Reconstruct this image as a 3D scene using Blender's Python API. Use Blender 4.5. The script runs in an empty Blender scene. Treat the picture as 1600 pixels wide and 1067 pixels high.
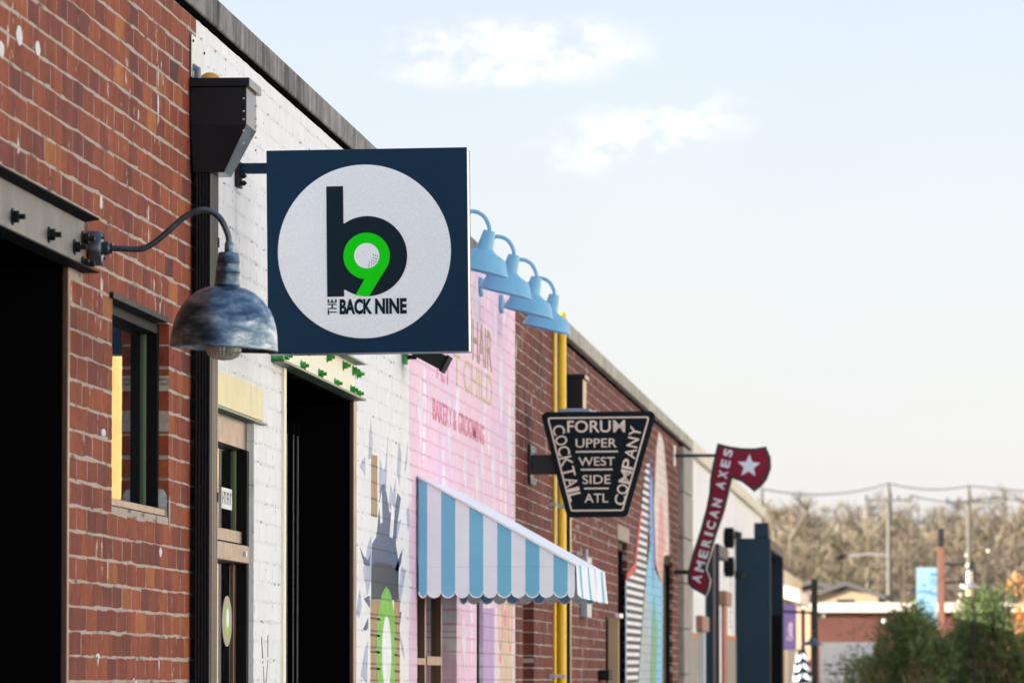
import bpy, bmesh, math, random
import numpy as np
from mathutils import Vector, Matrix
random.seed(11)
R = math.radians
S = bpy.context.scene
COL = S.collection

# ------------------------------------------------------------------ camera
cd = bpy.data.cameras.new('camera')
cam = bpy.data.objects.new('camera', cd)
COL.objects.link(cam)
cam.location = (0, 0, 1.6)
cam.rotation_euler = (R(90 + 3.3385), 0, R(4.2819))
cd.sensor_width = 36
cd.lens = 202.5
cd.clip_start = 0.5
cd.clip_end = 6000
cd.dof.use_dof = True
cd.dof.focus_distance = 19.8
cd.dof.aperture_fstop = 11.5
S.camera = cam
# ------------------------------------------------------------------ sky and sun
SUN_EL, SUN_ROT = R(13), R(247)
SKY_STRENGTH = 0.1
w = bpy.data.worlds.new('World')
S.world = w
w.use_nodes = True
nt = w.node_tree
N = nt.nodes
def wn(t, **k):
    n = N.new(t)
    for a, b in k.items(): setattr(n, a, b)
    return n
def wl_(a, b): nt.links.new(a, b)
sky = wn('ShaderNodeTexSky', sky_type='NISHITA', sun_disc=False)
sky.sun_elevation = SUN_EL
sky.sun_rotation = SUN_ROT
sky.air_density = 1.0; sky.dust_density = 1.5
tc = wn('ShaderNodeTexCoord')
sep = wn('ShaderNodeSeparateXYZ'); wl_(tc.outputs['Generated'], sep.inputs[0])
def wm(op, a, b=None, c=None, clamp=False):
    n = wn('ShaderNodeMath', operation=op); n.use_clamp = clamp
    for i, v in enumerate((a, b, c)):
        if v is None: continue
        if isinstance(v, (int, float)): n.inputs[i].default_value = v
        else: wl_(v, n.inputs[i])
    return n.outputs[0]
# thin high veil everywhere, uneven on a broad scale
nv = wn('ShaderNodeTexNoise'); nv.inputs['Scale'].default_value = 9.0; nv.inputs['Detail'].default_value = 5
wl_(tc.outputs['Generated'], nv.inputs['Vector'])
elev = wm('MAXIMUM', sep.outputs['Z'], 0.0)
veil = wm('MULTIPLY_ADD', nv.outputs['Fac'], 0.50, 0.55, clamp=True)
VEIL_LOW, VEIL_HIGH = (2.96, 2.88, 3.02, 1), (1.72, 2.25, 3.05, 1)   # whitish near the horizon, clear blue above
vr = wn('ShaderNodeMapRange')
vr.inputs['From Min'].default_value = 0.02; vr.inputs['From Max'].default_value = 0.24
wl_(elev, vr.inputs['Value'])
vcol = wn('ShaderNodeMix', data_type='RGBA'); wl_(vr.outputs[0], vcol.inputs['Factor']); vcol.inputs[6].default_value = VEIL_LOW; vcol.inputs[7].default_value = VEIL_HIGH
mx = wn('ShaderNodeMix', data_type='RGBA'); wl_(veil, mx.inputs['Factor']); wl_(sky.outputs[0], mx.inputs[6]); wl_(vcol.outputs[2], mx.inputs[7])
# small bright cumulus streaks: direction written as (azimuth, height) slopes
az = wm('DIVIDE', sep.outputs['X'], wm('MAXIMUM', sep.outputs['Y'], 0.05))
hz = wm('DIVIDE', sep.outputs['Z'], wm('MAXIMUM', sep.outputs['Y'], 0.05))
nc = wn('ShaderNodeTexNoise'); nc.inputs['Scale'].default_value = 95; nc.inputs['Detail'].default_value = 9; nc.inputs['Roughness'].default_value = .62
mp = wn('ShaderNodeMapping'); mp.inputs['Scale'].default_value = (1, 1, 1.7)
wl_(tc.outputs['Generated'], mp.inputs['Vector']); wl_(mp.outputs[0], nc.inputs['Vector'])
def bank(c, r, tilt):
    dx = wm('SUBTRACT', az, c[0]); dz = wm('SUBTRACT', hz, c[1])
    dz = wm('SUBTRACT', dz, wm('MULTIPLY', dx, tilt))
    a = wm('POWER', wm('DIVIDE', dx, r[0]), 2.0); b = wm('POWER', wm('DIVIDE', dz, r[1]), 2.0)
    d = wm('SQRT', wm('ADD', a, b))
    return wm('SUBTRACT', 1.0, d)
b1 = bank((-0.07656, 0.10936), (0.0360, 0.0085), 0.02)
b2 = bank((-0.05136, 0.09513), (0.0260, 0.0082), 0.20)
b3 = wm('MULTIPLY', wm('SUBTRACT', nv.outputs['Fac'], 0.70), 2.2)
bm_ = wm('MAXIMUM', wm('MAXIMUM', b1, b2), b3)
cl = wm('ADD', wm('MULTIPLY', bm_, 0.62), wm('MULTIPLY', wm('SUBTRACT', nc.outputs['Fac'], 0.5), 4.6))
clr = wn('ShaderNodeMapRange'); clr.interpolation_type = 'SMOOTHSTEP'
clr.inputs['From Min'].default_value = -0.15; clr.inputs['From Max'].default_value = 1.15
wl_(cl, clr.inputs['Value'])
gate = wn('ShaderNodeMapRange'); gate.interpolation_type = 'SMOOTHSTEP'
gate.inputs['From Min'].default_value = 0.0; gate.inputs['From Max'].default_value = 0.75
wl_(bm_, gate.inputs['Value'])
cf = wm('MULTIPLY', clr.outputs[0], gate.outputs[0], clamp=True)
mx2 = wn('ShaderNodeMix', data_type='RGBA'); wl_(cf, mx2.inputs['Factor']); wl_(mx.outputs[2], mx2.inputs[6]); mx2.inputs[7].default_value = (3.9, 3.8, 3.78, 1)
bg = N['Background']
wl_(mx2.outputs[2], bg.inputs[0])
bg.inputs[1].default_value = SKY_STRENGTH
sl = bpy.data.lights.new('sun', 'SUN')
sun = bpy.data.objects.new('sun', sl)
COL.objects.link(sun)
sl.energy = 5.0
sl.angle = R(0.5)
sl.color = (1.0, 0.90, 0.77)
sdir = Vector((math.sin(SUN_ROT) * math.cos(SUN_EL), math.cos(SUN_ROT) * math.cos(SUN_EL), math.sin(SUN_EL)))
sun.rotation_euler = (-sdir).to_track_quat('-Z', 'Y').to_euler()
sun.location = sdir * 200
S.view_settings.view_transform = 'Standard'
S.view_settings.look = 'None'
S.view_settings.exposure = 1.68
S.view_settings.gamma = 1
S.view_settings.use_curve_mapping = False
S.render.engine = 'CYCLES'
S.cycles.use_denoising = True
S.cycles.max_bounces = 8
S.cycles.diffuse_bounces = 4
S.cycles.sample_clamp_indirect = 6

# ------------------------------------------------------------------ helpers
WL = {}
def wloc(o): return WL.get(o.name, Vector((0, 0, 0))) if o else Vector((0, 0, 0))
def thing(name, label, cat, loc, group=None, rot=None):
    o = bpy.data.objects.new(name, None); COL.objects.link(o)
    o.empty_display_size = .1
    o.location = loc
    WL[o.name] = Vector(loc)
    if rot: o.rotation_euler = rot
    o['label'] = label; o['category'] = cat
    if group: o['group'] = group
    return o
def tag(o, label, cat, group=None):
    o['label'] = label; o['category'] = cat
    if group: o['group'] = group
    return o
class MB:
    """collects shapes in world metres and links them as one mesh object"""
    def __init__(s): s.v = []; s.f = []; s.m = []; s.mi = 0
    def add(s, vs, fs, M=None):
        b = len(s.v)
        for p in vs:
            s.v.append(tuple(M @ Vector(p)) if M is not None else tuple(p))
        for f in fs:
            s.f.append([i + b for i in f]); s.m.append(s.mi)
        return s
    def box(s, x0, x1, y0, y1, z0, z1, M=None):
        vs = [(x0,y0,z0),(x1,y0,z0),(x1,y1,z0),(x0,y1,z0),(x0,y0,z1),(x1,y0,z1),(x1,y1,z1),(x0,y1,z1)]
        return s.add(vs, [(0,3,2,1),(4,5,6,7),(0,1,5,4),(1,2,6,5),(2,3,7,6),(3,0,4,7)], M)
    def prism(s, poly, axis, a0, a1, M=None):
        n = len(poly)
        mk = {'x': lambda p, a: (a, p[0], p[1]), 'y': lambda p, a: (p[0], a, p[1]), 'z': lambda p, a: (p[0], p[1], a)}[axis]
        area = sum(poly[i][0] * poly[(i+1) % n][1] - poly[(i+1) % n][0] * poly[i][1] for i in range(n))
        if (area < 0) != (axis == 'y'): poly = poly[::-1]
        if a0 > a1: a0, a1 = a1, a0
        vs = [mk(p, a0) for p in poly] + [mk(p, a1) for p in poly]
        fs = [list(range(n))[::-1], list(range(n, 2*n))] + [(i, (i+1) % n, n + (i+1) % n, n + i) for i in range(n)]
        return s.add(vs, fs, M)
    def tube(s, pts, r, seg=10, cap=True):
        pts = [Vector(p) for p in pts]; n = len(pts)
        rr = r if isinstance(r, (list, tuple)) else [r] * n
        t0 = (pts[1] - pts[0]).normalized()
        ref = Vector((0, 0, 1)) if abs(t0.z) < .9 else Vector((1, 0, 0))
        u = t0.cross(ref).normalized(); vs = []
        for i, p in enumerate(pts):
            t = ((pts[min(i+1, n-1)] - pts[max(i-1, 0)])).normalized()
            u = (u - t * u.dot(t)).normalized(); v = t.cross(u)
            for k in range(seg):
                a = 2 * math.pi * k / seg
                vs.append(p + (u * math.cos(a) + v * math.sin(a)) * rr[i])
        fs = []
        for i in range(n - 1):
            for k in range(seg):
                a = i * seg + k; b = i * seg + (k + 1) % seg
                fs.append((a, b, b + seg, a + seg))
        if cap:
            fs.append(list(range(seg))[::-1]); fs.append(list(range((n-1)*seg, n*seg)))
        return s.add(vs, fs)
    def lathe(s, prof, M, seg=32):
        """profile of (radius, height) turned about the local z axis of M"""
        vs = []; n = len(prof)
        for r, h in prof:
            for k in range(seg):
                a = 2 * math.pi * k / seg
                vs.append((r * math.cos(a), r * math.sin(a), h))
        fs = []
        for i in range(n - 1):
            for k in range(seg):
                a = i * seg + k; b = i * seg + (k + 1) % seg
                fs.append((a, b, b + seg, a + seg))
        return s.add(vs, fs, M)
    def ball(s, c, r, seg=10, rings=6, sc=(1, 1, 1)):
        vs = [(c[0], c[1], c[2] - r * sc[2])]
        for i in range(1, rings):
            a = -math.pi/2 + math.pi * i / rings
            for k in range(seg):
                b = 2 * math.pi * k / seg
                vs.append((c[0] + r*sc[0]*math.cos(a)*math.cos(b), c[1] + r*sc[1]*math.cos(a)*math.sin(b), c[2] + r*sc[2]*math.sin(a)))
        vs.append((c[0], c[1], c[2] + r * sc[2]))
        fs = [(0, 1 + (k+1) % seg, 1 + k) for k in range(seg)]
        for i in range(rings - 2):
            for k in range(seg):
                a = 1 + i*seg + k; b = 1 + i*seg + (k+1) % seg
                fs.append((a, b, b + seg, a + seg))
        L = len(vs) - 1; o = 1 + (rings-2)*seg
        fs += [(L, o + k, o + (k+1) % seg) for k in range(seg)]
        return s.add(vs, fs)
    def loft(s, rings):
        n = len(rings[0]); vs = [p for r in rings for p in r]; fs = []
        for i in range(len(rings) - 1):
            for k in range(n):
                a = i*n + k; b = i*n + (k+1) % n
                fs.append((a, b, b + n, a + n))
        fs.append(list(range(n))[::-1]); fs.append(list(range((len(rings)-1)*n, len(rings)*n)))
        return s.add(vs, fs)
    def build(s, name, mats, parent=None, local=False, smooth=False, bevel=0, label=None, kind=None, keep=False):
        me = bpy.data.meshes.new(name)
        a = np.array(s.v, dtype=float)
        c = Vector((a.min(0) + a.max(0)) / 2) if not keep else Vector((0, 0, 0))
        me.from_pydata((a - np.array(c)).tolist(), [], s.f)
        if not isinstance(mats, (list, tuple)): mats = [mats]
        for m in mats: me.materials.append(m)
        if len(mats) > 1: me.polygons.foreach_set('material_index', s.m)
        me.update()
        if smooth:
            me.polygons.foreach_set('use_smooth', [True] * len(me.polygons))
            me.set_sharp_from_angle(angle=R(38))
        o = bpy.data.objects.new(name, me); COL.objects.link(o)
        if local: o.location = c; WL[o.name] = wloc(parent) + c
        else: o.location = c - wloc(parent); WL[o.name] = c
        if parent: o.parent = parent
        if bevel:
            b = o.modifiers.new('edge', 'BEVEL'); b.width = bevel; b.segments = 2; b.limit_method = 'ANGLE'; b.angle_limit = R(40)
        if label: o['label'] = label
        if kind: o['kind'] = kind
        return o
def copy_tree(o, parent=None, dloc=None):
    c = o.copy(); COL.objects.link(c)
    if parent: c.parent = parent
    if dloc is not None: c.location = o.location + Vector(dloc); WL[c.name] = wloc(o) + Vector(dloc)
    for ch in list(o.children): copy_tree(ch, c)
    return c
def frame(o, ex, ey, ez):
    M = Matrix.Identity(4)
    for i, e in enumerate((ex, ey, ez)):
        for j in range(3): M[j][i] = e[j]
    for j in range(3): M[j][3] = o[j]
    return M
FRONT = ((1,0,0), (0,0,1), (0,-1,0))      # lettering that faces down the street towards -Y
WALL = ((0,1,0), (0,0,1), (1,0,0))        # lettering that faces the street, +X
def spline(pts, n=6):
    pts = [Vector(p) for p in pts]; out = []
    for i in range(len(pts) - 1):
        p0 = pts[max(i-1, 0)]; p1 = pts[i]; p2 = pts[i+1]; p3 = pts[min(i+2, len(pts)-1)]
        for k in range(n):
            t = k / n
            out.append(.5 * ((2*p1) + (p2-p0)*t + (2*p0-5*p1+4*p2-p3)*t*t + (3*p1-p0-3*p2+p3)*t**3))
    out.append(pts[-1]); return out
_tc = {}
def letters(body, bold=0.0):
    """mesh of a word set in the built-in font, scaled to a unit box"""
    k = (body, bold)
    if k not in _tc:
        cu = bpy.data.curves.new('lettering', 'FONT'); cu.body = body; cu.size = 1; cu.extrude = .5; cu.offset = bold
        cu.resolution_u = 4
        o = bpy.data.objects.new('lettering', cu); COL.objects.link(o)
        dg = bpy.context.evaluated_depsgraph_get()
        me = bpy.data.meshes.new_from_object(o.evaluated_get(dg))
        vs = np.array([v.co[:] for v in me.vertices]); fs = [list(p.vertices) for p in me.polygons]
        bpy.data.objects.remove(o); bpy.data.meshes.remove(me); bpy.data.curves.remove(cu)
        vs -= vs.min(0); vs /= np.maximum(vs.max(0), 1e-6)
        _tc[k] = (vs, fs)
    return _tc[k]
def put_text(mb, body, W, H, D, M, bold=0.0):
    vs, fs = letters(body, bold)
    mb.add((vs * np.array([W, H, D])).tolist(), fs, M)
    return mb

# ------------------------------------------------------------------ materials
def mat(name, col=(.5,.5,.5), rough=.6, metal=0.0, var=.0, scale=6, detail=5, bump=0.0, bscale=60, spec=.5, rvar=0.0, stretch=None, coat=0.0):
    m = bpy.data.materials.new(name); m.use_nodes = True
    t = m.node_tree; b = t.nodes['Principled BSDF']
    b.inputs['Base Color'].default_value = (*col, 1); b.inputs['Roughness'].default_value = rough
    b.inputs['Metallic'].default_value = metal; b.inputs['Specular IOR Level'].default_value = spec
    if coat: b.inputs['Coat Weight'].default_value = coat
    if var or bump or rvar:
        ge = t.nodes.new('ShaderNodeNewGeometry'); src = ge.outputs['Position']
        if stretch:
            mpn = t.nodes.new('ShaderNodeMapping'); mpn.inputs['Scale'].default_value = stretch
            t.links.new(src, mpn.inputs['Vector']); src = mpn.outputs[0]
    if var or rvar:
        n = t.nodes.new('ShaderNodeTexNoise'); n.inputs['Scale'].default_value = scale; n.inputs['Detail'].default_value = detail; n.inputs['Roughness'].default_value = .62
        t.links.new(src, n.inputs['Vector'])
    if var:
        r = t.nodes.new('ShaderNodeMapRange'); r.inputs['From Min'].default_value = .3; r.inputs['From Max'].default_value = .7
        r.inputs['To Min'].default_value = 1 - var; r.inputs['To Max'].default_value = 1 + var
        t.links.new(n.outputs['Fac'], r.inputs['Value'])
        x = t.nodes.new('ShaderNodeVectorMath'); x.operation = 'SCALE'; x.inputs[0].default_value = col
        t.links.new(r.outputs[0], x.inputs['Scale']); t.links.new(x.outputs[0], b.inputs['Base Color'])
    if rvar:
        r2 = t.nodes.new('ShaderNodeMapRange'); r2.inputs['From Min'].default_value = .3; r2.inputs['From Max'].default_value = .7
        r2.inputs['To Min'].default_value = max(rough - rvar, .03); r2.inputs['To Max'].default_value = min(rough + rvar, 1)
        t.links.new(n.outputs['Fac'], r2.inputs['Value']); t.links.new(r2.outputs[0], b.inputs['Roughness'])
    if bump:
        n2 = t.nodes.new('ShaderNodeTexNoise'); n2.inputs['Scale'].default_value = bscale; n2.inputs['Detail'].default_value = 4
        t.links.new(src, n2.inputs['Vector'])
        bp = t.nodes.new('ShaderNodeBump'); bp.inputs['Strength'].default_value = bump; bp.inputs['Distance'].default_value = .003
        t.links.new(n2.outputs['Fac'], bp.inputs['Height']); t.links.new(bp.outputs[0], b.inputs['Normal'])
    return m
class G:
    """terse node builder on a material"""
    def __init__(s, m): s.m = m; s.t = m.node_tree; s.b = s.t.nodes['Principled BSDF']
    def n(s, ty, **k):
        x = s.t.nodes.new(ty)
        for a, b in k.items(): setattr(x, a, b)
        return x
    def l(s, a, b): s.t.links.new(a, b)
    def pos(s, sc=None):
        p = s.n('ShaderNodeNewGeometry').outputs['Position']
        if sc:
            mp_ = s.n('ShaderNodeMapping'); mp_.inputs['Scale'].default_value = sc; s.l(p, mp_.inputs['Vector']); p = mp_.outputs[0]
        return p
    def noise(s, sc, det=4, vec=None, rough=.6):
        x = s.n('ShaderNodeTexNoise'); x.inputs['Scale'].default_value = sc; x.inputs['Detail'].default_value = det; x.inputs['Roughness'].default_value = rough
        s.l(vec if vec is not None else s.pos(), x.inputs['Vector']); return x.outputs['Fac']
    def rng(s, v, a, b, c=0., d=1.):
        x = s.n('ShaderNodeMapRange'); x.inputs['From Min'].default_value = a; x.inputs['From Max'].default_value = b
        x.inputs['To Min'].default_value = c; x.inputs['To Max'].default_value = d; s.l(v, x.inputs['Value']); return x.outputs[0]
    def math(s, op, a, b, clamp=False):
        x = s.n('ShaderNodeMath', operation=op); x.use_clamp = clamp
        for i, v in enumerate((a, b)):
            if isinstance(v, (int, float)): x.inputs[i].default_value = v
            else: s.l(v, x.inputs[i])
        return x.outputs[0]
    def mix(s, f, a, b):
        x = s.n('ShaderNodeMix', data_type='RGBA')
        for i, v in ((0, f), (6, a), (7, b)):
            if isinstance(v, (int, float)): x.inputs[i].default_value = v
            elif isinstance(v, tuple): x.inputs[i].default_value = (*v[:3], 1)
            else: s.l(v, x.inputs[i])
        return x.outputs[2]
    def scale(s, col, f):
        x = s.n('ShaderNodeVectorMath', operation='SCALE')
        if isinstance(col, tuple): x.inputs[0].default_value = col
        else: s.l(col, x.inputs[0])
        s.l(f, x.inputs['Scale']); return x.outputs[0]
    def ramp(s, v, stops):
        x = s.n('ShaderNodeValToRGB'); e = x.color_ramp.elements
        while len(e) < len(stops): e.new(.5)
        for i, (p, c) in enumerate(stops): e[i].position = p; e[i].color = (*c, 1)
        s.l(v, x.inputs[0]); return x.outputs[0]
    def bump(s, h, st=.3, dist=.003):
        x = s.n('ShaderNodeBump'); x.inputs['Strength'].default_value = st; x.inputs['Distance'].default_value = dist
        s.l(h, x.inputs['Height']); s.l(x.outputs[0], s.b.inputs['Normal'])
    def base(s, c): s.l(c, s.b.inputs['Base Color'])

BL, BH, BJ = 0.1945, 0.0677, 0.0076       # brick pitch along the wall, course height, joint
BZ = 1.793 % BH                            # a bed joint lies at this height
W0 = -2.34                                 # face of the brickwork

def brick_mat(name, stops, smear=.68, dark=1.0):
    m = mat(name, rough=.82, spec=.25); g = G(m)
    at = g.n('ShaderNodeAttribute', attribute_name='tone')
    c = g.ramp(at.outputs['Fac'], stops)
    f = g.rng(g.noise(45, 5), .3, .7, .78 * dark, 1.18 * dark)
    c = g.scale(c, f)
    streak = g.rng(g.noise(7, 6, g.pos((1, 1, .3))), .32, .68, .62, 1.15)
    c = g.scale(c, streak)
    sm = g.rng(g.math('MULTIPLY', g.noise(16, 6, g.pos((1, 1, .45)), .65), g.rng(g.noise(3.1, 2), .35, .65, .72, 1.12)), smear, smear + .035)
    c = g.mix(sm, c, (.62, .60, .57))
    g.base(c)
    g.bump(g.noise(130, 5), .35, .002)
    return m
M_BRICK = brick_mat('red_brick', [(0, (.105,.048,.052)), (.15, (.135,.038,.034)), (.40, (.235,.050,.026)), (.68, (.30,.072,.028)), (.90, (.36,.100,.030)), (1, (.40,.135,.038))], .655)
M_BRICK2 = brick_mat('maroon_brick', [(0, (.085,.034,.034)), (.4, (.16,.038,.029)), (.75, (.21,.054,.034)), (1, (.26,.08,.042))], .64)
def mortar_mat(name, col, crack=.0, dirt=(.12,.10,.085)):
    m = mat(name, col, rough=.92, spec=.2); g = G(m)
    c = g.scale(col, g.rng(g.noise(30, 6), .3, .7, .8, 1.15))
    c = g.mix(g.rng(g.noise(7, 6, g.pos((1, 1, 4))), .58, .68), c, dirt)
    if crack:
        c = g.mix(g.rng(g.noise(11, 6, g.pos((1, 1.0, 5)), .7), .60 - crack, .63 - crack), c, (.10, .10, .11))
    g.base(c); g.bump(g.noise(90, 6), .6, .003)
    return m
M_MORTAR = mortar_mat('lime_mortar', (.45,.38,.32))
M_MORTAR2 = mortar_mat('grey_mortar', (.44,.40,.36))
def painted(name, col, col2=None, drips=False, var=.05):
    m = mat(name, col, rough=.62, spec=.35); g = G(m)
    at = g.n('ShaderNodeAttribute', attribute_name='tone')
    c = g.mix(g.rng(g.noise(.9, 3), .35, .65), col, col2) if col2 else None
    f = g.rng(at.outputs['Fac'], 0, 1, 1 - var, 1 + var * .6)
    c = g.scale(c if c is not None else col, f)
    c = g.scale(c, g.rng(g.noise(5, 6, g.pos((1, 1, .4))), .3, .7, .95, 1.03))
    if drips:
        d = g.rng(g.noise(3.3, 3, g.pos((1, 1.3, .55)), .5), .60, .66)
        c = g.mix(d, c, (.86, .84, .88))
    sc = g.rng(g.noise(48, 5), .79, .82)
    c = g.mix(sc, c, (.25, .24, .24))
    g.base(c); g.bump(g.noise(75, 6), .45, .003)
    return m
M_WHITE = painted('white_masonry_paint', (.82,.82,.83))
M_WMORTAR = mortar_mat('painted_white_joint', (.80,.80,.81), crack=.006, dirt=(.68,.68,.69))
M_PINK = painted('pink_masonry_paint', (.88,.58,.68), (.74,.55,.76), drips=True)
M_PMORTAR = mortar_mat('painted_pink_joint', (.78,.50,.62), crack=.0, dirt=(.66,.42,.54))
M_WHITE2 = mat('white_render', (.80,.79,.79), .7, var=.05, scale=1.5)
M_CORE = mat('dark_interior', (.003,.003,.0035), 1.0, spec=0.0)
def coping_mat(name, col, dk):
    m = mat(name, col, rough=.9, spec=.2); g = G(m)
    c = g.scale(col, g.rng(g.noise(25, 6), .3, .7, .75, 1.2))
    st = g.math('MULTIPLY', g.rng(g.noise(6, 9, g.pos((1, 1, .16)), .72), .36, .68), g.rng(g.noise(1.3, 3), .33, .50))
    c = g.mix(st, c, dk); c = g.mix(g.math('MULTIPLY', g.rng(g.noise(13, 8, g.pos((1, 1, .12)), .75), .58, .66), .7), c, (.5,.47,.40)); g.base(c); g.bump(g.noise(60, 6), .5, .004); return m
M_COPE = coping_mat('weathered_concrete', (.33,.32,.31), (.018,.018,.019))
M_COPE2 = coping_mat('pale_concrete', (.56,.52,.44), (.24,.21,.17))
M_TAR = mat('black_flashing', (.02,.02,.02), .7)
M_STEEL = mat('grey_steel_paint', (.105,.10,.10), .5, metal=.2, var=.22, scale=5, bump=.05, rvar=.12)
M_FLANGE = mat('dark_steel_edge', (.010,.010,.011), .7, var=.2, scale=12, spec=.06)
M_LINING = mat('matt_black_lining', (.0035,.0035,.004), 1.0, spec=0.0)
M_IRON = mat('black_iron', (.012,.013,.015), .55, spec=.18)
M_BRONZE = mat('bronze_anodised_frame', (.13,.075,.05), .38, metal=.5, var=.08, scale=14, rvar=.06)
M_BLACKFR = mat('black_frame', (.005,.005,.006), .6, spec=.12)
M_GASKET = mat('pale_green_gasket', (.13,.19,.09), .5)
def glass_mat(name, col=(.006,.007,.008), rough=.015):
    m = mat(name, col, rough, spec=1.0); m.node_tree.nodes['Principled BSDF'].inputs['IOR'].default_value = 1.55; return m
M_GLASS = glass_mat('dark_window_glass')
M_DOWN = mat('black_downspout_paint', (.003,.008,.015), .22, var=.15, scale=20, spec=.4)
M_GALV = mat('galvanised_sheet', (.55,.56,.56), .45, metal=.5, var=.12, scale=20)
M_FOAM = mat('orange_sealant', (.58,.27,.05), .8, var=.2, scale=60)
def worn_metal():
    m = mat('worn_zinc_sky_tint', (.28,.34,.40), .34, metal=1.0); g = G(m)
    a = g.noise(9, 6, g.pos((1, 1, 2.2)), .62); b = g.noise(26, 5, g.pos((1, 1, 3)))
    f = g.math('ADD', g.math('MULTIPLY', a, .7), g.math('MULTIPLY', b, .3))
    g.base(g.ramp(f, [(.36, (.04,.055,.08)), (.47, (.095,.145,.20)), (.56, (.24,.31,.37)), (.66, (.62,.63,.63))]))  # worn blotches; their blue tint puts the sky's reflection into the colour
    g.l(g.rng(f, .35, .65, .30, .48), g.b.inputs['Roughness'])
    g.bump(g.noise(40, 5), .12, .002); return m
M_ZINC = worn_metal()
M_ZINCIN = mat('pale_reflector_enamel', (.42,.42,.42), .5)
M_DZINC = mat('dark_steel_arm', (.10,.115,.135), .38, metal=.9, var=.3, scale=30, rvar=.1)
M_LENS = mat('ribbed_glass', (.42,.40,.34), .12, var=.35, scale=70, spec=1.0)
M_NAVY = mat('navy_sign_face', (.003,.028,.067), .45, var=.06, scale=3, spec=.2)
M_NAVYINK = mat('navy_vinyl', (.002,.014,.026), .5, spec=.2)
def disc_mat():
    m = mat('frosted_white_acrylic', (.80,.83,.88), .38); g = G(m)
    v = g.n('ShaderNodeTexVoronoi'); v.inputs['Scale'].default_value = 210; g.l(g.pos(), v.inputs['Vector'])
    f = g.rng(v.outputs['Distance'], .1, .6, .90, 1.03); g.base(g.scale((.93, .96, 1.0), f)); g.bump(v.outputs['Distance'], .35, .001); return m
M_DISC = disc_mat()
M_GREEN = mat('lime_green_vinyl', (.004,.72,.004), .5, spec=.15)
M_ALU = mat('satin_aluminium', (.80,.82,.84), .38, metal=.25)
M_ALUEDGE = mat('blue_grey_sheet', (.22,.28,.36), .35, metal=.5)
M_CREAM = mat('cream_yellow_paint', (.78,.70,.40), .55, var=.06, scale=10, bump=.1)
M_CREAM2 = mat('pale_cream_paint', (.86,.83,.66), .55, var=.03, scale=8)
M_GREENP = mat('bright_green_paint', (.03,.34,.03), .45, var=.2, scale=30)
M_GREENE = mat('grey_green_steel', (.07,.13,.075), .45, metal=.3, var=.3, scale=15)
M_SKYBLUE = mat('sky_blue_enamel', (.19,.46,.65), .38, var=.07, scale=14, rvar=.1, spec=.6)
M_AWB = mat('blue_awning_canvas', (.19,.50,.70), .8, var=.05, scale=5, bump=.6, bscale=11)
M_AWW = mat('white_awning_canvas', (.86,.87,.92), .8, var=.05, scale=5, bump=.6, bscale=11)
M_AWT = mat('white_awning_trim', (.86,.87,.88), .7)
M_YEL = mat('yellow_pipe_paint', (.93,.58,.008), .4, var=.05)
M_GREYP = mat('grey_conduit', (.35,.40,.47), .4, metal=.3)
M_FBLK = mat('black_sign_face', (.003,.008,.012), .5, spec=.15)
M_FCR = mat('cream_letter', (.86,.74,.62), .6, spec=.2)
M_FSIDE = mat('warm_sign_return', (.62,.56,.50), .5)
M_RED = mat('crimson_sign_face', (.215,.006,.026), .45, spec=.25)
M_SILV = mat('pale_letter', (.78,.80,.86), .4)
M_PORTAL = mat('dark_blue_panel', (.012,.032,.054), .55, var=.08, scale=2, spec=.2)
M_PURPLE = mat('purple_banner', (.075,.05,.16), .7, var=.06, scale=4)
M_TAN = mat('tan_board', (.50,.34,.20), .6, var=.06)
M_OAK = mat('orange_brown_timber', (.21,.095,.065), .6, var=.12, scale=3, stretch=(1,1,.2))
M_BLACK = mat('black_post_paint', (.014,.014,.016), .45)
M_BULB = mat('glint_white_bulb', (.85,.80,.66), .15)  # glass bulbs in diffuse white, the sun's glint put into the colour

# ------------------------------------------------------------------ ground
g_ = MB(); g_.add([(-900,-300,0),(900,-300,0),(900,3000,0),(-900,3000,0)], [(0,1,2,3)])
o = g_.build('ground', mat('dry_grass_ground', (.16,.14,.09), .95, var=.25, scale=.3), keep=True); o['kind'] = 'structure'
g_ = MB(); g_.box(-2.6, .9, -60, 132, .004, .14); g_.box(7.9, 11, -60, 180, .004, .14)
o = g_.build('pavement', mat('concrete_paving', (.38,.37,.35), .9, var=.12, scale=2, bump=.2), bevel=.01); o['kind'] = 'structure'
g_ = MB(); g_.add([(.9,-60,.004),(7.9,-60,.004),(7.9,180,.004),(.9,180,.004)], [(0,1,2,3)])
o = g_.build('road', mat('asphalt', (.055,.055,.058), .9, var=.2, scale=6, bump=.3), keep=True); o['kind'] = 'structure'
g_ = MB()
for k in range(-14, 44): g_.add([(4.34,k*4,.008),(4.46,k*4,.008),(4.46,k*4+2,.008),(4.34,k*4+2,.008)], [(0,1,2,3)])
o = g_.build('road_marking', mat('white_road_paint', (.75,.75,.72), .8, var=.1), keep=True); o['kind'] = 'structure'

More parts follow.
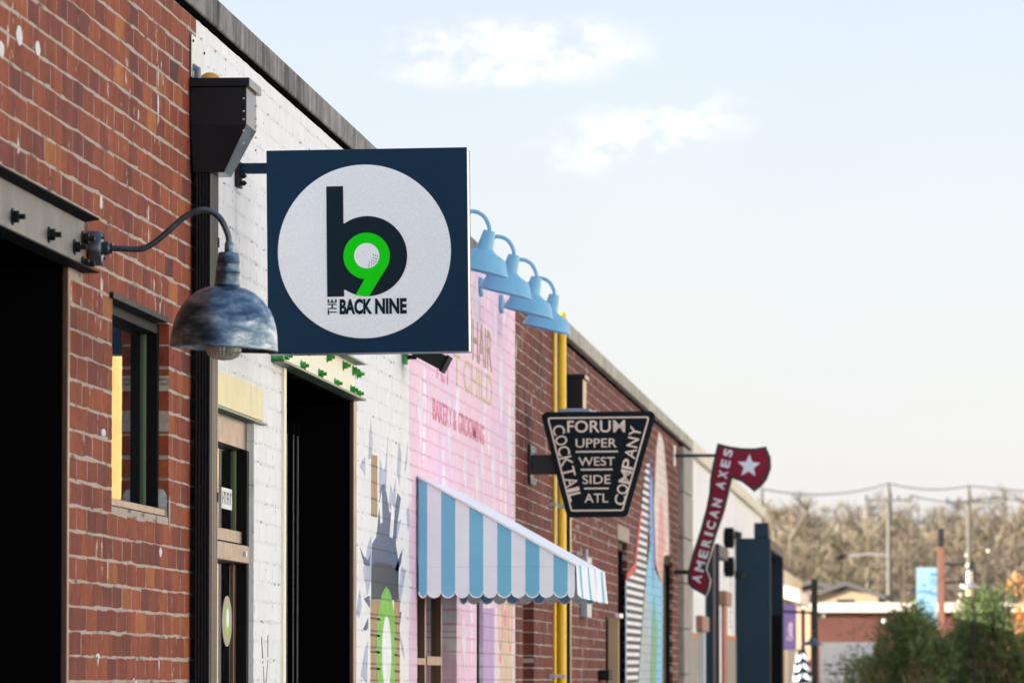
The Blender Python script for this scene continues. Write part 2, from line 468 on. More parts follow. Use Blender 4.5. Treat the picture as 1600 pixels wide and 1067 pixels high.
# ------------------------------------------------------------------ brickwork
rb = np.random.RandomState(5)
BD = .098
def variant(L=BL-BJ, H=BH-BJ, rough=.0018):
    a, b = L/2, H/2
    out = [(-a,-b),(0,-b),(a,-b),(a,0),(a,b),(0,b),(-a,b),(-a,0)]
    p = np.array(out) + rb.normal(0, rough, (8, 2)); ins = p * np.array([1 - .004/L*2, 1 - .0028/H*2])
    v = [(-BD, y, z) for y, z in p] + [(-.0011, y, z) for y, z in p] + [(rb.normal(0, .00012), y, z) for y, z in ins]
    f = []
    for r in (0, 8):
        for k in range(8): f.append((r+k, r+(k+1) % 8, r+8+(k+1) % 8, r+8+k))
    f.append(tuple(range(16, 24)))
    return np.array(v), f
NVAR = 28
VARS = [variant() for _ in range(NVAR)]
def lay(y0, y1, z0, z1, holes):
    out = []
    k0 = int(math.floor((z0 - BZ) / BH)); k1 = int(math.ceil((z1 - BZ) / BH))
    for k in range(k0, k1):
        za, zb = BZ + k*BH + BJ/2, BZ + (k+1)*BH - BJ/2
        za, zb = max(za, z0), min(zb, z1)
        if zb - za < .016: continue
        off = (k % 2) * BL / 2; segs = []
        n0 = int((y0 - off) / BL) - 1; n1 = int((y1 - off) / BL) + 2
        row = []
        for n in range(n0, n1):
            a = max(off + n*BL + BJ/2, y0 + .002); b = min(off + (n+1)*BL - BJ/2, y1 - .002)
            if b - a > .012: row.append([a, b, za, zb])
        for h in holes:
            new = []
            for a, b, c, d in row:
                if b <= h[0] or a >= h[1] or d <= h[2] or c >= h[3]: new.append([a, b, c, d]); continue
                lo, hi = max(c, h[2]), min(d, h[3])
                if hi - lo < .5 * (d - c):                       # clip in height
                    if h[2] <= c: new.append([a, b, hi + .004, d])
                    else: new.append([a, b, c, lo - .004])
                    continue
                if a < h[0] - .012: new.append([a, h[0], c, d])
                if b > h[1] + .012: new.append([h[1], b, c, d])
            row = new
        out += [r for r in row if r[3] - r[2] > .012]
    return out
LN, HN = BL - BJ, BH - BJ
def brickwork(parent, name, y0, y1, z0, z1, holes, m, nparts, proud=(.0002, .0014), view=None, tone=None):
    rects = lay(y0, y1, z0, z1, holes)
    base = wloc(parent)
    vis = [r for r in rects if view and view(r)]
    vis.sort(key=lambda r: r[0]); part = vis[:nparts]
    ids = set(id(r) for r in part)
    rest = [r for r in rects if id(r) not in ids]
    if part:
        ms = []
        for i, (v, f) in enumerate(VARS):
            me = bpy.data.meshes.new(name); me.from_pydata(v.tolist(), [], f); me.materials.append(m)
            at = me.attributes.new('tone', 'FLOAT', 'POINT'); at.data.foreach_set('value', [tone_of()] * 24)
            me.update(); ms.append(me)
        for r in part:
            o = bpy.data.objects.new(name, random.choice(ms)); COL.objects.link(o); o.parent = parent
            o.location = Vector((W0 + random.uniform(*proud), (r[0]+r[1])/2, (r[2]+r[3])/2)) - base
            o.scale = (1, (r[1]-r[0])/LN, (r[3]-r[2])/HN)
    nb = len(rest)
    V = np.zeros((nb, 24, 3)); F = []; T = np.zeros((nb, 24))
    for i, r in enumerate(rest):
        v, f = VARS[random.randrange(NVAR)]
        V[i] = v * np.array([1, (r[1]-r[0])/LN, (r[3]-r[2])/HN]) + np.array([W0 + random.uniform(*proud), (r[0]+r[1])/2, (r[2]+r[3])/2])
        T[i] = tone_of()
        for q in f: F.append([x + 24*i for x in q])
    me = bpy.data.meshes.new(name); me.from_pydata((V.reshape(-1, 3) - np.array(base)).tolist(), [], F); me.materials.append(m)
    at = me.attributes.new('tone', 'FLOAT', 'POINT'); at.data.foreach_set('value', T.ravel()); me.update()
    o = bpy.data.objects.new(name, me); COL.objects.link(o); o.parent = parent; o['kind'] = 'stuff'
def tone_of(): return min(max(random.gauss(.52, .18), 0), 1)
def backing(parent, name, y0, y1, z0, z1, holes, m, th=.24, xf=W0 - .0011, grow=.0012):
    hs = [(h[0]-grow, h[1]+grow, h[2]-grow, h[3]+grow) for h in holes]
    ys = sorted({y0, y1} | {min(max(v, y0), y1) for h in hs for v in h[:2]}); zs = sorted({z0, z1} | {min(max(v, z0), z1) for h in hs for v in h[2:]})
    def solid(i, j):
        if not (0 <= i < len(ys)-1 and 0 <= j < len(zs)-1): return False
        cy, cz = (ys[i]+ys[i+1])/2, (zs[j]+zs[j+1])/2
        return not any(h[0] < cy < h[1] and h[2] < cz < h[3] for h in hs)
    mb = MB(); xb = xf - th
    for i in range(len(ys)-1):
        for j in range(len(zs)-1):
            if not solid(i, j): continue
            a, b, c, d = ys[i], ys[i+1], zs[j], zs[j+1]
            mb.add([(xf,a,c),(xf,b,c),(xf,b,d),(xf,a,d)], [(0,1,2,3)])
            mb.add([(xb,a,c),(xb,b,c),(xb,b,d),(xb,a,d)], [(3,2,1,0)])
            if not solid(i-1, j): mb.add([(xb,a,c),(xf,a,c),(xf,a,d),(xb,a,d)], [(0,1,2,3)])
            if not solid(i+1, j): mb.add([(xb,b,c),(xf,b,c),(xf,b,d),(xb,b,d)], [(3,2,1,0)])
            if not solid(i, j-1): mb.add([(xb,a,c),(xf,a,c),(xf,b,c),(xb,b,c)], [(3,2,1,0)])
            if not solid(i, j+1): mb.add([(xb,a,d),(xf,a,d),(xf,b,d),(xb,b,d)], [(0,1,2,3)])
    return mb.build(name, m, parent)
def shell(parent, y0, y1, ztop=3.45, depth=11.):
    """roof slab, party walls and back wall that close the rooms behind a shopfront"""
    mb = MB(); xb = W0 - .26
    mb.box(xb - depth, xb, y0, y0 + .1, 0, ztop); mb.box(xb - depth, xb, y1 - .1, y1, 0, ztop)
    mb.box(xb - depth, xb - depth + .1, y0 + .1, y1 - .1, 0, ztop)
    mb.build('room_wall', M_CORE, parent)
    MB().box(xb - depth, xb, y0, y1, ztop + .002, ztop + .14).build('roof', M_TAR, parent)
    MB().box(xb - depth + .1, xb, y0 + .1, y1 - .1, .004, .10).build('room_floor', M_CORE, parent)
def copings(parent, cuts, m, ztop=3.785, h=.093, over=.012, flash=True):
    for a, b in zip(cuts[:-1], cuts[1:]):
        MB().box(W0 - .29, W0 + over, a + .004, b - .004, ztop - h, ztop).build('coping_stone', m, parent, bevel=.006)
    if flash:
        MB().box(W0 - .27, W0 + .004, cuts[0], cuts[-1], ztop - h - .020, ztop - h - .001).build('flashing_shadow_strip', M_LINING, parent)  # membrane edge in flat black, also painting in the coping's shadow line
WTOP = 3.785 - .093 - .024
def paint(name, col, rough=.6, mort=.62):
    """flat paint on brickwork: the joints of the bond below show through"""
    m = mat(name, col, rough, spec=.3); g = G(m)
    sp = g.n('ShaderNodeSeparateXYZ'); g.l(g.pos(), sp.inputs[0])
    cb = g.n('ShaderNodeCombineXYZ'); g.l(sp.outputs['Y'], cb.inputs['X']); g.l(g.math('SUBTRACT', sp.outputs['Z'], BZ), cb.inputs['Y'])
    br = g.n('ShaderNodeTexBrick'); br.offset = .5; br.inputs['Scale'].default_value = 1; br.inputs['Brick Width'].default_value = BL
    br.inputs['Row Height'].default_value = BH; br.inputs['Mortar Size'].default_value = .004; br.inputs['Bias'].default_value = 0
    br.inputs['Color1'].default_value = (1,1,1,1); br.inputs['Color2'].default_value = (.86,.86,.86,1); br.inputs['Mortar'].default_value = (mort,mort,mort,1)
    g.l(cb.outputs[0], br.inputs['Vector'])
    f = g.math('MULTIPLY', br.outputs['Color'], g.rng(g.noise(20, 5), .3, .7, .88, 1.08))
    g.base(g.scale(col, f)); g.bump(g.math('SUBTRACT', 1.0, br.outputs['Fac']), .4, .002); return m
def sheets(parent, polys, m, name='mural_paint', x=W0 + .0010, label=None):
    for p in polys: MB().prism(list(p), 'x', x - .008, x).build(name, m, parent, label=label)

# ================================================================== RED BRICK STOREFRONT
LZ0, LZ1 = 2.702, 2.852
def in_view(r):
    y, z = (r[0]+r[1])/2, (r[2]+r[3])/2
    px = 1475 + W0 * 9000 / y; py = 1058 - (z - 1.6) * 9000 / y
    return -15 < px < 1615 and -20 < py < 1085
Y_END = 17.93
red = thing('brick_storefront', 'red brick shopfront nearest the camera with a steel lintel over its dark open doorway', 'building', (W0, 9.9, 0))
h_red = [(10.6, 15.314, 0, LZ0), (9.5, 15.567, LZ0, LZ1 + .004), (16.12, 17.32, 2.085, 2.668), (4.0, 7.4, 0, LZ0)]
backing(red, 'mortar_bed', 2.0, Y_END, 0, WTOP, h_red, M_MORTAR, xf=W0-.0006)
brickwork(red, 'brick', 2.0, Y_END, 0, WTOP, h_red, M_BRICK, 300, proud=(.0000, .0011), view=in_view)
copings(red, [2.0, 5.4, 8.5, 11.6, 14.7, 17.80], M_COPE)
shell(red, 2.0, Y_END)
# steel channel lintel with studs
LE = 15.567
lin = MB(); lin.prism([(W0-.012, LZ0+.012), (W0+.003, LZ0+.012), (W0+.003, LZ1-.010), (W0-.012, LZ1-.010)], 'y', 9.5, LE - .004)
lint = lin.build('steel_lintel', M_STEEL, red)
fl = MB()
fl.prism([(W0-.012, LZ1-.010), (W0+.003, LZ1-.010), (W0+.044, LZ1-.004), (W0+.044, LZ1), (W0-.012, LZ1)], 'y', 9.5, LE)
fl.prism([(W0-.012, LZ0), (W0+.044, LZ0), (W0+.044, LZ0+.004), (W0+.003, LZ0+.012), (W0-.012, LZ0+.012)], 'y', 9.5, LE)
fl.build('flange', M_FLANGE, lint)
def stud(parent, y, z, x, m, r=.016, ln=.034, name='bolt'):
    mb = MB()
    def hexa(rad, a, b, n=6, ph=0.):
        mb.prism([(y + rad*math.cos(ph + 2*math.pi*k/n), z + rad*math.sin(ph + 2*math.pi*k/n)) for k in range(n)], 'x', a, b)
    hexa(r*1.35, x, x+.004, 14); hexa(r*.95, x+.0042, x+.018, 6, random.random()); hexa(r*.45, x+.0182, x+ln, 9)
    return mb.build(name, m, parent)
for px, py in ((-40, 300), (17, 339), (74, 367), (114, 386), (127, 374), (127, 414)):
    p = {-40: (13.6, 2.775), 17: (14.339, 2.759), 74: (14.932, 2.759), 114: (15.378, 2.760), 127: (15.527, 2.794)}[px]
    stud(lint, p[0], p[1] if py != 414 else 2.724, W0 + .0032, M_IRON)
# near doorway: bronze jamb, dark door leaf far inside
dj = MB(); dj.box(W0-.014, W0+.004, 15.308-.03, 15.308, .02, LZ0 - .002)
dw = dj.build('door_frame', M_BRONZE, red, bevel=.003)
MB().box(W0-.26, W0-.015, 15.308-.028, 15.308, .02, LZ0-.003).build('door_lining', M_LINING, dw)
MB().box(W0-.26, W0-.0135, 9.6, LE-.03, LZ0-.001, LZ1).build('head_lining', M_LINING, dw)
# window in the brick
def window(parent, y0, y1, z0, z1, dep, name='window', sill=None, fr=M_BLACKFR, jw=.035, glass=M_GLASS, rails=()):
    f = MB()
    xa, xb = W0 - dep - .045, W0 - dep + .030
    f.box(xa, xb, y0+.001, y0+jw, z0, z1); f.box(xa, xb, y1-jw, y1-.001, z0, z1)
    f.box(xa, xb-.001, y0+jw, y1-jw, z1-jw, z1-.001)
    o = f.build(name, fr, parent, bevel=.002)
    MB().box(xa, W0 - dep + .0, y0+jw, y1-jw, z0+.001, z0+.032).build('bottom_rail', sill or fr, o, bevel=.002)
    MB().box(xa+.012, W0-dep-.012, y0+jw, y1-jw, z0+.032, z1-jw).build('pane', glass, o)
    MB().box(W0-dep-.0115, W0-dep-.004, y1-jw-.024, y1-jw-.010, z0+.033, z1-jw-.001).build('gasket', M_GASKET, o)
    for z in rails: MB().box(xa, W0-dep+.01, y0+jw, y1-jw, z-.012, z+.012).build('mullion', fr, o)
    return o
window(red, 16.12, 17.32, 2.085, 2.668, .060, sill=M_BRONZE, jw=.03)
MB().box(W0-.0295, W0-.006, 16.125, 17.312, 2.0865, 2.108).build('window_sill', M_BRONZE, red, bevel=.002)
MB().box(W0-.07, W0+.012, 16.06, 17.22, 2.668, 2.684).build('window_head_angle', M_IRON, red)
# cement patch at the foot of the window reveal and white smears
M_CEM = mat('grey_cement', (.42,.43,.43), .9, var=.35, scale=30, bump=.5)
MB().prism([(-2.385, 2.162), (-2.373, 2.172), (-2.355, 2.168), (-2.345, 2.152), (-2.344, 2.085), (-2.384, 2.088)], 'y', 17.312, 17.319).build('cement_patch', M_CEM, red)
MB().prism([(17.312, 2.135), (17.335, 2.15), (17.34, 2.10), (17.335, 2.045), (17.325, 2.05), (17.318, 2.09)], 'x', W0 + .0005, W0 + .0024).build('cement_patch', M_CEM, red)
M_SMEAR = mat('white_smear', (.70,.69,.67), .9, var=.2, scale=50, bump=.5)
rs_ = random.Random(21)
for k in range(26):
    y = rs_.uniform(15.36, 15.62) if k < 9 else rs_.uniform(15.7, 17.85); zz = BZ + BH*(rs_.randrange(-2, 26) if k > 8 else rs_.randrange(0, 12)) + rs_.uniform(-.006, .006)
    if 16.1 < y < 17.35 and 2.06 < zz < 2.7: continue
    hw_, up_, dn_ = rs_.uniform(.012, .04), rs_.uniform(.004, .010), rs_.uniform(.006, .030)
    MB().prism([(y-hw_, zz), (y-hw_*.6, zz-dn_*rs_.uniform(.1,.6)), (y-hw_*.2, zz-dn_*rs_.uniform(.2,.7)), (y+hw_*.1, zz-dn_), (y+hw_*.4, zz-dn_*rs_.uniform(.2,.5)), (y+hw_, zz-.004), (y+hw_*.7, zz+up_*.7), (y+hw_*.1, zz+up_), (y-hw_*.5, zz+up_*.6)], 'x', W0 + .0004, W0 + .0019).build('mortar_smear', M_SMEAR, red)
for cx, cy, rx, ry in ((1, 78, 5, 14), (29, 56, 5, 16), (58, 77, 4, 12), (157, 316, 2.0, 11), (161, 676, 4, 6), (250, 836, 2, 8)):
    cyz = {1: (14.167, 3.163), 29: (14.445, 3.229), 58: (14.746, 3.228), 157: (15.883, 2.923), 161: (15.950, 2.283), 250: (17.133, 1.976)}[cx]
    s_ = cyz[0] / 9000
    ky = cyz[0]**2 / (2.34*9000)
    sm = MB(); sm.prism([(cyz[0] + rx*ky*math.cos(a*.6283)*random.uniform(.8,1.1), cyz[1] + ry*s_*math.sin(a*.6283)*random.uniform(.85,1.1)) for a in range(10)], 'x', W0 + .001, W0 + .0024)
    sm.build('white_paint_smear', M_SMEAR, red)

# ================================================================== WHITE PAINTED STOREFRONT
wht = thing('white_storefront', 'white painted brick shopfront with a burst-wall mural, between the red brick and the pink shop', 'building', (W0, 21.5, 0))
YW0, YW1 = Y_END, 25.20
h_w = [(18.5, 19.487, 0, 2.474), (20.325, 22.869, 0, LZ0)]
backing(wht, 'painted_joint_bed', YW0, YW1, 0, WTOP, h_w, M_WMORTAR, xf=W0-.00012)
brickwork(wht, 'brick', YW0, YW1, 0, WTOP, h_w, M_WHITE, 300, proud=(.0000, .0004), view=lambda r: in_view(r) and r[0] > 18.05)
copings(wht, [17.80, 20.88, 23.98, YW1], M_COPE)
shell(wht, YW0, YW1)
# glazed door under the cream lintel
MB().box(W0-.06, W0+.022, 18.30, 19.21, 2.474, 2.585).build('cream_lintel', M_CREAM, wht, bevel=.003)
MB().box(W0-.06, W0+.0225, 19.214, 19.560, 2.474, 2.585).build('cream_lintel', M_CREAM, wht, bevel=.003)
MB().box(W0-.06, W0+.020, 18.32, 19.70, 2.466, 2.473).build('lintel_edge', M_GREENE, wht)
D = .045
fr = MB(); fr.box(W0-D-.06, W0-D+.028, 19.432, 19.486, .14, 2.37); fr.box(W0-D-.06, W0-D+.028, 18.501, 18.55, .14, 2.37)
door = fr.build('glazed_door', M_BLACKFR, wht, bevel=.002)
MB().box(W0-D-.06, W0-D+.02, 18.501, 19.486, 2.371, 2.473).build('head_rail', M_BRONZE, door, bevel=.002)
MB().box(W0-D-.04, W0-D+.012, 18.551, 19.431, 2.052, 2.094).build('transom_rail', M_BRONZE, door, bevel=.002)
MB().box(W0-D-.05, W0-D+.034, 18.551, 19.455, 1.985, 2.046).build('closer_rail', M_BRONZE, door, bevel=.003)
MB().box(W0-D+.0345, W0-D+.042, 19.30, 19.325, 2.008, 2.026).build('screw_cover', M_ALU, door)
MB().box(W0-D-.03, W0-D-.016, 18.551, 19.431, 2.095, 2.37).build('pane', M_GLASS, door)
MB().box(W0-D-.03, W0-D-.016, 18.62, 19.37, .25, 1.984).build('pane', M_GLASS, door)
st = MB(); st.box(W0-D-.045, W0-D-.008, 19.371, 19.431, .15, 1.984); st.box(W0-D-.045, W0-D+.018, 18.551, 18.619, .15, 1.984)
st.build('stile', M_BRONZE, door, bevel=.003)
MB().box(W0-D-.0155, W0-D-.008, 19.40, 19.425, 2.097, 2.368).build('gasket', M_GASKET, door)
sk = MB(); sk.box(W0-D-.0157, W0-D-.0145, 19.08, 19.36, 2.165, 2.235)
stick = sk.build('window_sticker', mat('white_sticker', (.8,.8,.8), .6), door)
sk = MB()
for i in range(6):
    y = 19.10 + i*.042
    sk.box(W0-D-.0144, W0-D-.0136, y, y+.009, 2.180, 2.222)
    if i % 2: sk.box(W0-D-.0144, W0-D-.0136, y+.010, y+.026, 2.212, 2.222)
    if i % 3 == 0: sk.box(W0-D-.0144, W0-D-.0136, y+.010, y+.026, 2.196, 2.204)
sk.build('lettering', M_NAVYINK, stick)
def oval(cy, cz, ry, rz, n=28): return [(cy + ry*math.cos(2*math.pi*k/n), cz + rz*math.sin(2*math.pi*k/n)) for k in range(n)]
sk = MB(); sk.prism(oval(19.24, 1.79, .13, .085), 'x', W0-D-.0157, W0-D-.0147)
stick2 = sk.build('window_sticker', mat('tan_sticker', (.42,.34,.25), .6), door, label='round tan sticker with a green nine on the door glass')
sk = MB(); sk.prism(oval(19.24, 1.795, .075, .052), 'x', W0-D-.0146, W0-D-.0138); sk.prism([(19.22,1.75),(19.28,1.76),(19.27,1.715),(19.24,1.71)], 'x', W0-D-.0146, W0-D-.0139)
sk.build('printed_nine', mat('lime_print', (.35,.55,.05), .6), stick2)
MB().prism(oval(19.24, 1.80, .035, .032), 'x', W0-D-.0137, W0-D-.0130).build('printed_ball', M_AWT, stick2)
M_STRIP = mat('grey_edge_strip', (.10,.10,.105), .5)
# wide doorway with the cream channel lintel and green bolts
GY0, GY1 = 19.973, 22.847
gl = MB(); gl.box(W0-.010, W0+.005, GY0+.03, GY1-.05, LZ0+.008, LZ1-.008)
glint = gl.build('channel_lintel', M_CREAM2, wht)
fl = MB(); fl.box(W0-.010, W0+.046, GY0, GY1, LZ1-.008, LZ1-.001); fl.box(W0-.010, W0+.046, GY0, GY1, LZ0-.001, LZ0+.008); fl.build('flange', M_GREENE, glint)
fl = MB(); fl.box(W0-.02, W0+.044, GY0, GY0+.03, LZ0+.009, LZ1-.009); fl.build('end_plate', M_GREENP, glint)
for p in ((20.200, 2.730), (20.338, 2.742), (20.869, 2.736), (21.473, 2.738), (22.042, 2.731), (21.123, 2.805), (21.764, 2.816), (22.349, 2.816), (22.715, 2.816), (22.890, 2.812), (22.642, 2.736), (22.866, 2.732)):
    stud(glint, p[0], p[1], W0 + .0052, M_GREENP, .0150, .030)
jm = MB(); jm.box(W0-.10, W0+.012, 20.289, 20.325+.03, .14, LZ0-.003); jm.build('door_frame', M_CREAM2, wht, bevel=.003)
jm = MB(); jm.box(W0-.012, W0+.006, 22.869-.11, 22.869, .14, LZ0-.003); dfr = jm.build('door_frame', M_BRONZE, wht, bevel=.003)
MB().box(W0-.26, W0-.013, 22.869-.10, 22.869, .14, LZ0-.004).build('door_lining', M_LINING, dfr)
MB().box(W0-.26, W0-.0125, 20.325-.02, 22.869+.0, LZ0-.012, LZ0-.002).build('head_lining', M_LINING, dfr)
for y, px_, hw in ((21.2, -2.422, .006), (21.3, -2.409, .003), (21.42, -2.406, .004)):
    ol = MB().box(px_-.05, px_, y, y+.04, .16, LZ0-.16).build('folded_door_leaf', M_LINING, wht)
    MB().box(px_-hw, px_+hw*.2, y-.006, y-.001, .2, LZ0-.2).build('edge_strip', M_STRIP, ol)
# mural: burst plaster, tan brick column, green ring
M_SLATE = paint('slate_blue_mural_paint', (.065,.11,.21), mort=.4); M_SHARD = paint('pale_blue_mural_paint', (.44,.50,.66)); M_INKD = paint('dark_slate_mural_paint', (.024,.034,.055), mort=.3)
M_TANB = paint('tan_mural_brick_paint', (.44,.26,.12), mort=.25); M_LIME = paint('lime_mural_paint', (.20,.56,.06)); M_MWHITE = paint('white_mural_paint', (.88,.90,.94), mort=.8); M_MBRN = paint('dark_brown_mural_paint', (.05,.03,.02))
X1, X2, X3, X4 = W0+.0008, W0+.0013, W0+.0018, W0+.0024
sheets(wht, [
 [(23.383, 2.488),(23.460, 2.632),(23.486, 2.657),(23.567, 2.568),(23.541, 2.502)], [(23.047, 2.449),(23.252, 2.498),(23.280, 2.414)],
 [(23.839, 2.366),(23.864, 2.514),(24.002, 2.465),(24.113, 2.483),(24.223, 2.622),(24.170, 2.444),(24.142, 2.390)], [(24.626, 2.488),(24.712, 2.615),(24.830, 2.564),(24.743, 2.423)], [(24.979, 2.500),(25.128, 2.632),(25.099, 2.547),(25.009, 2.493)],
 [(24.256, 2.326),(24.339, 2.418),(24.454, 2.381),(24.568, 2.458),(24.570, 2.335),(24.398, 2.303)], [(24.571, 2.225),(24.657, 2.269),(24.833, 2.282),(24.629, 2.194)], [(23.182, 2.035),(23.388, 2.143),(23.519, 2.186),(23.522, 2.015),(23.365, 1.934)],
 [(24.719, 1.981),(24.836, 2.080),(25.044, 2.070),(24.926, 1.998),(24.750, 1.899)], [(22.905, 1.851),(23.055, 1.956),(23.133, 1.892),(23.031, 1.840)], [(23.086, 1.609),(23.264, 1.713),(23.394, 1.752),(23.344, 1.578)], [(24.751, 1.802),(24.929, 1.734),(24.989, 1.679),(24.840, 1.720)],
 [(25.071, 2.322),(25.162, 2.353),(25.223, 2.284),(25.133, 2.240)]], M_SHARD, x=X1, label='pale blue painted shards')
sheets(wht, [
 [(23.523, 1.923),(23.546, 2.147),(23.733, 2.183),(23.840, 2.287),(23.893, 2.395),(24.059, 2.414),(24.171, 2.372),(24.284, 2.299),(24.512, 2.306),(24.656, 2.393),(24.803, 2.375),(24.629, 2.254),(24.572, 2.171),(24.718, 2.091),(24.691, 1.939)],
 [(23.052, 2.123),(23.207, 2.092),(23.389, 2.078),(23.494, 2.119),(23.442, 2.053),(23.233, 2.057)], [(24.515, 2.060),(24.894, 2.161),(24.806, 2.093),(24.631, 2.048)], [(23.185, 1.797),(23.392, 1.843),(23.393, 1.804),(23.289, 1.791)], [(23.209, 1.919),(23.444, 1.935),(23.471, 1.884)], [(24.691, 1.884),(24.838, 1.886),(24.780, 1.838)]], M_SLATE, x=X2, label='slate blue painted cavity')
sheets(wht, [[(23.523, 1.921),(23.521, 2.055),(23.735, 2.082),(24.400, 2.080),(24.660, 2.046),(24.720, 1.934)]], M_INKD, x=X3, label='dark painted cavity behind the green ring')
sheets(wht, [[(23.840, 2.313),(23.948, 2.383),(23.978, 2.250),(23.896, 2.240)], [(24.285, 2.196),(24.397, 2.341),(24.512, 2.306),(24.428, 2.194)]], M_MWHITE, x=X3)
sheets(wht, [[(23.518, 2.262),(23.515, 2.514),(23.756, 2.518),(23.759, 2.263)], [(23.502, 1.557),(23.497, 1.920),(23.900, 1.923),(23.905, 1.556)], [(24.464, 1.555),(24.517, 1.932),(24.749, 1.932),(24.754, 1.555)]], M_TANB, x=X3, label='tan painted brick column')
bars = []
for i in range(7):
    zc = 1.840 - i * .0685
    bars.append([(23.488, zc), (23.488, zc + .009), (23.878, zc + .007), (23.878, zc - .002)]); bars.append([(24.509, zc-.01), (24.509, zc), (24.756, zc-.002), (24.756, zc-.012)])
sheets(wht, bars, M_MBRN, x=X4)
cy0 = 24.154
sheets(wht, [oval(cy0, 1.703, .43, .275, 36)], M_LIME, x=X4, label='lime green painted ring')
sheets(wht, [[(23.900, 1.889),(24.010, 1.943),(24.148, 1.986),(24.289, 1.947),(24.403, 1.889)]], M_LIME, x=X4 + .0004)
sheets(wht, [oval(cy0, 1.703, .20, .155, 30)], M_MWHITE, x=X4 + .0009, label='white painted centre of the ring')
sheets(wht, [[(19.704, 1.739),(19.722, 1.742),(19.761, 1.667),(19.733, 1.667)], [(19.892, 1.747),(19.911, 1.748),(19.903, 1.672),(19.884, 1.672)], [(19.762, 1.641),(19.773, 1.641),(19.801, 1.583),(19.782, 1.583)], [(19.894, 1.663),(19.905, 1.663),(19.857, 1.583),(19.838, 1.583)]], M_NAVYINK, x=X1, label='two thin dark painted strokes')

# ================================================================== PINK STOREFRONT
pnk = thing('pink_storefront', 'pink and lilac painted shopfront reading BAKERY & GROOMING behind the awning', 'building', (W0, 28.3, 0))
YP0, YP1 = YW1, 31.488
h_p = [(25.591, 27.694, 0, 2.12), (28.880, 29.284, .9, 2.2)]
backing(pnk, 'painted_joint_bed', YP0, YP1, 0, WTOP, h_p, M_PMORTAR, xf=W0-.00012)
brickwork(pnk, 'brick', YP0, YP1, 0, WTOP, h_p, M_PINK, 0, proud=(.0000, .0004))
copings(pnk, [YP0, 27.06, 30.16, YP1], M_COPE)
shell(pnk, YP0, YP1)
window(pnk, 28.880, 29.284, .9, 2.2, .05, rails=(1.75,))
dA, dB = 25.591, 27.694
sf = MB()
for y in (dA + .02, 26.533, dB - .30): sf.box(W0-.10, W0-.05, y, y + .06, .15, 2.115)
sfo = sf.build('shop_door', M_BRONZE, pnk, bevel=.002)
MB().box(W0-.085, W0-.075, dA+.08, dB-.30, .2, 2.11).build('pane', M_GLASS, sfo)
MB().box(W0-.10, W0-.045, 26.533+.06, dB-.30, 1.66, 1.70).build('push_rail', M_BRONZE, sfo)
MB().box(W0-.10, W0-.045, dA+.08, 26.533, 1.66, 1.69).build('push_rail', M_BRONZE, sfo)
ps = MB(); ps.box(W0-.0745, W0-.073, 25.95, 26.35, 1.75, 1.90); ps.build('red_white_poster', mat('red_print', (.55,.05,.06), .6), sfo)
ps = MB(); ps.box(W0-.0745, W0-.073, 25.80, 26.40, 1.60, 1.745); ps.build('white_poster', mat('pale_print', (.7,.68,.62), .6, var=.3, scale=25), sfo)
M_GOLD = paint('gold_wall_lettering_paint', (.70,.57,.42)); M_BRNL = paint('brown_wall_lettering_paint', (.42,.28,.24)); M_ROSE = paint('rose_wall_lettering_paint', (.80,.22,.36))
M_LILAC = paint('lilac_mural_paint', (.50,.34,.62)); M_PALEP = paint('pale_pink_mural_paint', (.82,.66,.74)); M_BEIGE = paint('beige_mural_paint', (.72,.55,.38))
def walltext(parent, body, a, b, ztop, zbot, m, bold=.0):
    mb = MB(); put_text(mb, body, b - a, ztop - zbot, .0012, frame((W0+.0005, a, zbot), *WALL), bold)
    return mb.build('wall_lettering', m, parent)
walltext(pnk, 'BAKERY & GROOMING', 26.366, 29.326, 2.888, 2.784, M_ROSE, .012)
walltext(pnk, 'HAIR', 28.604, 29.849, 3.39, 3.185, M_BRNL, .01)
walltext(pnk, 'T CHILD', 27.494, 29.870, 3.165, 3.002, M_GOLD, .012)
walltext(pnk, 'PET', 26.567, 27.296, 3.11, 2.985, M_ROSE, .012)
sheets(pnk, [[(29.287, 1.953),(30.000, 1.962),(30.001, 1.545),(29.289, 1.546)]], M_LILAC, label='lilac painted strip')
sheets(pnk, [[(30.000, 1.962),(30.392, 1.966),(30.393, 1.544),(30.001, 1.545)], [(31.253, 3.336),(31.465, 3.347),(31.464, 1.542),(31.253, 1.543)]], M_PALEP)
sheets(pnk, [[(30.392, 2.007),(31.253, 2.019),(31.253, 1.543),(30.393, 1.544)]], M_BEIGE, label='beige painted panel with rabbit ear outlines')
sheets(pnk, [[(25.713, 2.995),(25.874, 2.836),(25.749, 2.594),(25.589, 2.794)], [(27.188, 2.953),(27.331, 2.875),(27.261, 2.582),(27.118, 2.804)], [(27.692, 3.015),(27.840, 2.945),(27.731, 2.738),(27.583, 2.886)], [(28.141, 2.724),(28.294, 2.619),(28.181, 2.489),(28.029, 2.610)], [(28.840, 2.713),(29.001, 2.612),(28.881, 2.463),(28.722, 2.586)], [(29.203, 2.798),(29.367, 2.707),(29.244, 2.572),(29.081, 2.680)], [(30.434, 3.341),(30.613, 3.163),(30.479, 2.850),(30.302, 3.114)], [(29.913, 2.827),(30.085, 2.700),(29.956, 2.462),(29.785, 2.656)], [(30.975, 3.043),(31.160, 2.878),(31.022, 2.596),(30.839, 2.831)], [(28.876, 3.592),(29.078, 3.508),(28.918, 3.304),(28.757, 3.487)], [(30.040, 3.571),(30.214, 3.481),(30.084, 3.305),(29.911, 3.445)], [(28.071, 1.907),(28.261, 1.784),(28.110, 1.627),(27.959, 1.782)]],
       paint('pale_lilac_mural_paint', (.84,.76,.86), mort=.85), x=W0 + .0009, label='pale painted shard')
ear = []
